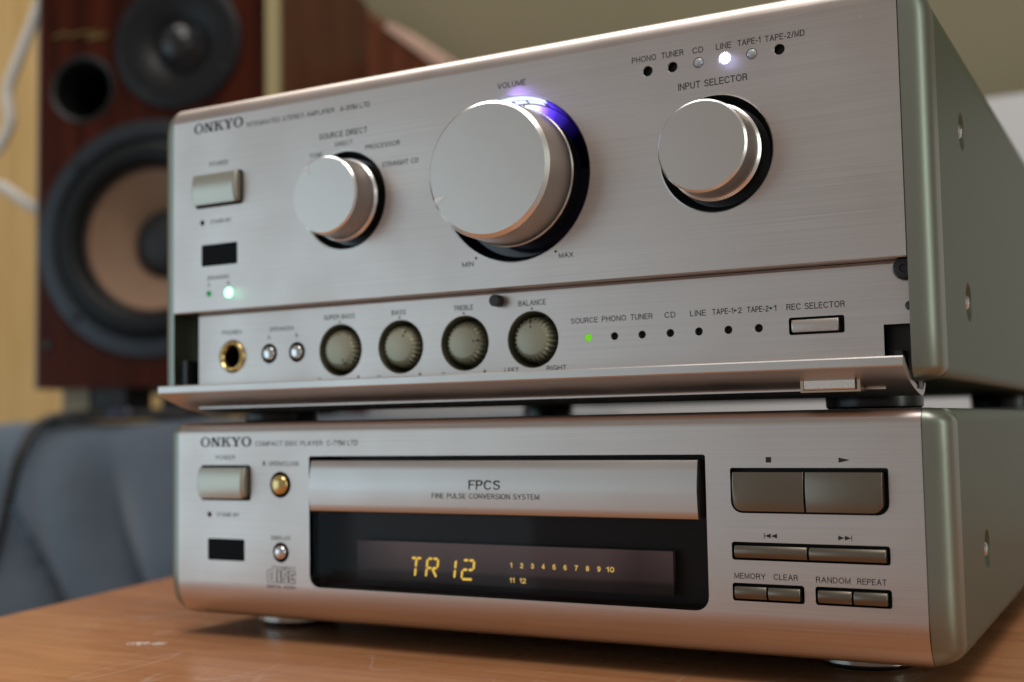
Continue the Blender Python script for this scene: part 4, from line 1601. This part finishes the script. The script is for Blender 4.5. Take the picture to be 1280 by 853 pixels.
mb.lathe([(19.5, 3.5), (17.5, 1)] + [(15.5 * cos(radians(a)), 1 - 11 * sin(radians(a))) for a in range(8, 90, 10)] + [(0.2, -10)], 21.5, tz, 40, False, True)
mb.build("dome", simple("tweeter_dome", (0.015, 0.015, 0.017), 0.22), twt, angle=60)
for a in (60, 150, 240, 330):
    mb = SB()
    mb.lathe([(3.0, -3.4), (2.8, -4.6), (0.1, -4.8)], 21.5 + 45 * cos(radians(a)), tz + 45 * sin(radians(a)), 16)
    mb.build("plate_screw", M_BLACK, twt, angle=40)
mb = SB()
mb.m = 1
mb.lathe([(27, -0.2), (26, -1.6), (24.5, -1.2), (23, 1)], -57.5, 119, 48, False, False)
mb.m = 0
mb.lathe([(23, 1), (21.5, 12), (21.5, 90), (0.1, 90)], -57.5, 119, 48, False, True)
mb.build("port", [M_WELL, M_WELL], spk, angle=50, recalc=False)
mb = SB()
mb.tube([(-82, -0.6, 161), (-74, -0.7, 164), (-66, -0.7, 161.5), (-58, -0.7, 164), (-50, -0.7, 162.5), (-44, -0.7, 164)], 0.9, 6)
mb.tube([(-52, -0.6, 158), (-46, -0.8, 160), (-40, -0.8, 159), (-37, -0.6, 163)], 1.5, 6)
mb.build("badge", simple("gold_badge", (0.30, 0.22, 0.08), 0.4, 0.8), spk, angle=60)
mb = SB()
mb.lathe([(3.4, -0.1), (3.2, -1.6), (0.1, -2.0)], -84, -79, 18)
mb.build("grille_socket", M_BLACK, spk, angle=40)
for (s0, s1, m) in ((-80, -58, simple("pale_wood_block", (0.36, 0.30, 0.21), 0.7, var=0.1)), (-55, -28, M_BLACK), (62, 90, M_BLACK)):
    mb = SB()
    mb.box(s0, s1, 14, 60, -136.5, ZB - 0.01)
    mb.build("foot", m, spk)
for s0 in (-80, 60):
    mb = SB()
    mb.box(s0, s0 + 26, 190, 230, -136.5, ZB - 0.01)
    mb.build("foot", M_BLACK, spk)


# grey cloth cover under the loudspeaker
def cloth_mat():
    m, nt, b = new_mat("grey_fabric")
    N, L = nt.nodes, nt.links
    tc = N.new("ShaderNodeTexCoord")
    n1 = N.new("ShaderNodeTexNoise")
    n1.inputs["Scale"].default_value = 9
    n1.inputs["Detail"].default_value = 5
    L.new(tc.outputs["Object"], n1.inputs["Vector"])
    cr = N.new("ShaderNodeValToRGB")
    cr.color_ramp.elements[0].position = 0.3
    cr.color_ramp.elements[0].color = (0.050, 0.068, 0.092, 1)
    cr.color_ramp.elements[1].position = 0.7
    cr.color_ramp.elements[1].color = (0.105, 0.138, 0.178, 1)
    L.new(n1.outputs["Fac"], cr.inputs["Fac"])
    L.new(cr.outputs["Color"], b.inputs["Base Color"])
    b.inputs["Roughness"].default_value = 0.85
    b.inputs["Sheen Weight"].default_value = 0.4
    n2 = N.new("ShaderNodeTexNoise")
    n2.inputs["Scale"].default_value = 900
    L.new(tc.outputs["Object"], n2.inputs["Vector"])
    bp = N.new("ShaderNodeBump")
    bp.inputs["Strength"].default_value = 0.3
    bp.inputs["Distance"].default_value = 0.0006
    L.new(n2.outputs["Fac"], bp.inputs["Height"])
    L.new(bp.outputs["Normal"], b.inputs["Normal"])
    return m


mb = SB()
ns, prof = 90, []
for d in (330, 200, 100, 30, 0, -8, -13, -16):
    prof.append((d, 0.0))
dz = [0, 0, 0, 0, -0.5, -3, -9, -18]
for i in range(1, 31):
    prof.append((-18, 0))
    dz.append(-18 - i * 14)
vs, fs = [], []
for k, ((d, _), z) in enumerate(zip(prof, dz)):
    for i in range(ns + 1):
        s = -420 + 760 * i / ns
        dd = d
        zz = z
        if z < -1:
            f = min(1, -z / 120)
            fold = 24 * sin(s * 0.045 + 1.2 + z * 0.012) + 15 * sin(s * 0.021 - z * 0.016) + 22 * sin((s + z * 0.75) * 0.033 + 2.0)
            dd += -abs(fold) * f * 1.1 - 5 * f
        else:
            zz += 0.0
        zz += 1.5 * sin(s * 0.05) * (1 if k > 2 else 0) * (1 if z > -6 else 0.3) - 1.5
        vs.append((s, dd, -137.2 + zz))
n = ns + 1
for k in range(len(prof) - 1):
    for i in range(ns):
        fs.append((k * n + i, k * n + i + 1, (k + 1) * n + i + 1, (k + 1) * n + i))
# back and base close the covered block
nb = len(vs)
vs += [(-420, 330, -580), (340, 330, -580)]
L_ = (len(prof) - 1) * n
fs.append((0, nb, nb + 1, ns))
fs.append(tuple([L_ + i for i in range(n)] + [nb + 1, nb]))
fs.append(tuple([k * n for k in range(len(prof))] + [nb]))
fs.append(tuple([k * n + ns for k in reversed(range(len(prof)))] + [nb + 1]))
mb.add(vs, fs)
cl = mb.build("fabric_cover", cloth_mat(), None, angle=80)
tag(cl, "blue grey fabric cover hanging in soft folds below the loudspeaker", "cloth")

# cables
def smooth_path(pts, n=10):
    pts = [Vector(p) for p in pts]
    out = []
    for i in range(len(pts) - 1):
        p0, p1, p2, p3 = pts[max(i - 1, 0)], pts[i], pts[i + 1], pts[min(i + 2, len(pts) - 1)]
        for k in range(n):
            t = k / n
            out.append(0.5 * ((2 * p1) + (p2 - p0) * t + (2 * p0 - 5 * p1 + 4 * p2 - p3) * t * t + (3 * p1 - p0 - 3 * p2 + p3) * t ** 3))
    out.append(pts[-1])
    return out


bc = empty("black_cable", sp(-50, 10, -139))
tag(bc, "black cable with glossy plug lying on the fabric cover and hanging down its front", "cable")
mb = SB()
path = smooth_path([(30, -2, -135), (-5, -8, -134.5), (-45, -10, -134.5), (-68, -16, -135.5), (-78, -27, -143), (-83, -41, -165), (-86, -50, -195), (-92, -56, -230), (-106, -60, -262), (-130, -66, -300), (-160, -70, -340)])
mb.tube([tuple(p) for p in path], 4.0, 12)
mb.build("cord", M_BLACK, bc, angle=80)
mb = SB()
path = smooth_path([(60, 8, -133), (10, 2, -133), (-30, -2, -133.0), (-62, -6, -134), (-76, -20, -140)])
mb.tube([tuple(p) for p in path], 3.6, 12)
mb.build("cord", M_BLACK, bc, angle=80)
mb = SB()
pp = []
for k in range(11):
    t = k / 10
    pp.append((5.5 * sqrt(max(0.0, 1 - (2 * t - 1) ** 4)) + 0.05, -32 + 24 * t))
vs, fs = [], []
for r, s in pp:
    for i in range(20):
        a = 2 * pi * i / 20
        vs.append((s, -9 + r * cos(a), -133.5 + r * sin(a) * 0.9))
for k in range(10):
    for i in range(20):
        j = (i + 1) % 20
        fs.append((k * 20 + i, k * 20 + j, (k + 1) * 20 + j, (k + 1) * 20 + i))
fs += [tuple(range(20)), tuple(200 + i for i in range(20))]
mb.add(vs, fs)
mb.build("plug", simple("glossy_plug", (0.03, 0.035, 0.06), 0.12), bc, angle=60)

wc = [(-548, 420, 385), (-552, 416, 362), (-566, 409, 320), (-577, 406, 292), (-576, 406, 272), (-576, 407, 262), (-586, 405, 244), (-606, 402, 226), (-618, 400, 212), (-606, 402, 206), (-587, 407, 211), (-565, 420, 194), (-545, 445, 180), (-520, 480, 172), (-498, 520, 168)]
mb = MB()
mb.tube([tuple(p) for p in smooth_path(wc)], 4.6, 12)
o = mb.build("white_cable", simple("white_pvc", (0.75, 0.70, 0.62), 0.45), None, angle=80)
tag(o, "white cable hanging in a loose curve before the wood panelling beside the loudspeaker", "cable")
mb = MB()
rnd = random.Random(2)
for i in range(26):
    a = rnd.uniform(0, 2 * pi)
    L1 = rnd.uniform(12, 22)
    el = rnd.uniform(-0.7, 0.5)
    p = Vector((-548, 420, 376))
    d = Vector((cos(a) * cos(el), sin(a) * cos(el), sin(el)))
    q = p + d * L1
    sd = d.cross(Vector((0, 0, 1))).normalized() * 3.2
    m_ = p + d * L1 * 0.55 + Vector((0, 0, 2))
    mb.add([p, m_ + sd, q, m_ - sd, m_ + Vector((0, 0, 1.2))], [(0, 1, 4), (1, 2, 4), (2, 3, 4), (3, 0, 4), (0, 3, 2, 1)])
o = mb.build("green_ribbon", simple("green_ribbon_cloth", (0.34, 0.40, 0.09), 0.6), None, angle=30)
tag(o, "small yellow green ribbon bow tied on the white cable at the upper left", "ribbon")

# ================================================================== BACKGROUND
WY = 900.0
M_PINE = wood_mat("pale_wood_board", (0.64, 0.39, 0.135), (0.80, 0.54, 0.23), 0.5, scale=(40, 40, 2.5), coat=0.15)
ww = MB()
ww.box(-1900, -740, WY + 14, WY + 30, -700, 1500)
ww = ww.build("wood_panelled_wall", simple("wall_batten", (0.16, 0.09, 0.035), 0.7), None, smooth=False)
ww["kind"] = "structure"
xb = -1890.0
board_me = None
while xb < -760:
    mb = MB()
    wd = 112.0
    x1b = xb + wd
    vs = []
    for z in (-700, 1500):
        for (x, y) in ((xb + 1, WY + 14), (xb + 1, WY + 3), (xb + 4, WY), (x1b - 4, WY), (x1b - 1, WY + 3), (x1b - 1, WY + 14)):
            vs.append((x, y, z))
    fs = [(i, i + 1, i + 7, i + 6) for i in range(5)] + [(0, 6, 11, 5)]
    mb.add(vs, fs)
    if board_me is None:
        o = mb.build("wall_board", M_PINE, ww, smooth=False)
        board_me = o
    else:
        o = board_me.copy()
        COL.objects.link(o)
        o.parent = ww
        o.location = board_me.location + Vector(((xb + 1890.0) * S, 0, 0))
    xb += wd

mb = MB()
mb.box(-739, 2200, WY, WY + 30, -700, 1500)
bwall = mb.build("plaster_wall", simple("olive_plaster", (0.215, 0.188, 0.115), 0.9, bump=0.2, scale=300, var=0.08), None, smooth=False)
bwall["kind"] = "structure"

mb = MB()
mb.plate(rrect(-470, 1300, -560, 260, 14), [], 760, 786)
o = mb.build("white_board", simple("white_painted_board", (0.62, 0.61, 0.61), 0.6, var=0.05, scale=8), None, angle=40)
tag(o, "large white board standing in front of the plaster wall behind the amplifier", "board")

# dark brown sloped side piece behind the loudspeaker with its lit edge painted pale pink
mb = MB()
brown = [(-650, -560), (-330, -560), (-330, 321), (-650, 580)]
mb.plate(brown, [], 800, 850)
br = mb.build("sloped_cabinet", M_CAB, None, smooth=False)
tag(br, "dark brown wooden cabinet with a sloping top between loudspeaker and plaster wall", "cabinet")
mb = MB()
a_, b_ = Vector((-470, 434.5)), Vector((-398, 376))
d_ = (b_ - a_).normalized()
n_ = Vector((-d_.y, d_.x))
if n_.y < 0:
    n_ = -n_
q = [a_, b_, b_ + n_ * 11, a_ + n_ * 7]
mb.plate([tuple(p) for p in q], [], 797, 853)
mb.build("lit_edge_strip", simple("lit_edge_pink", (0.55, 0.36, 0.28), 0.6), br, smooth=False)  # light along the sloping edge, painted as a pale pink strip
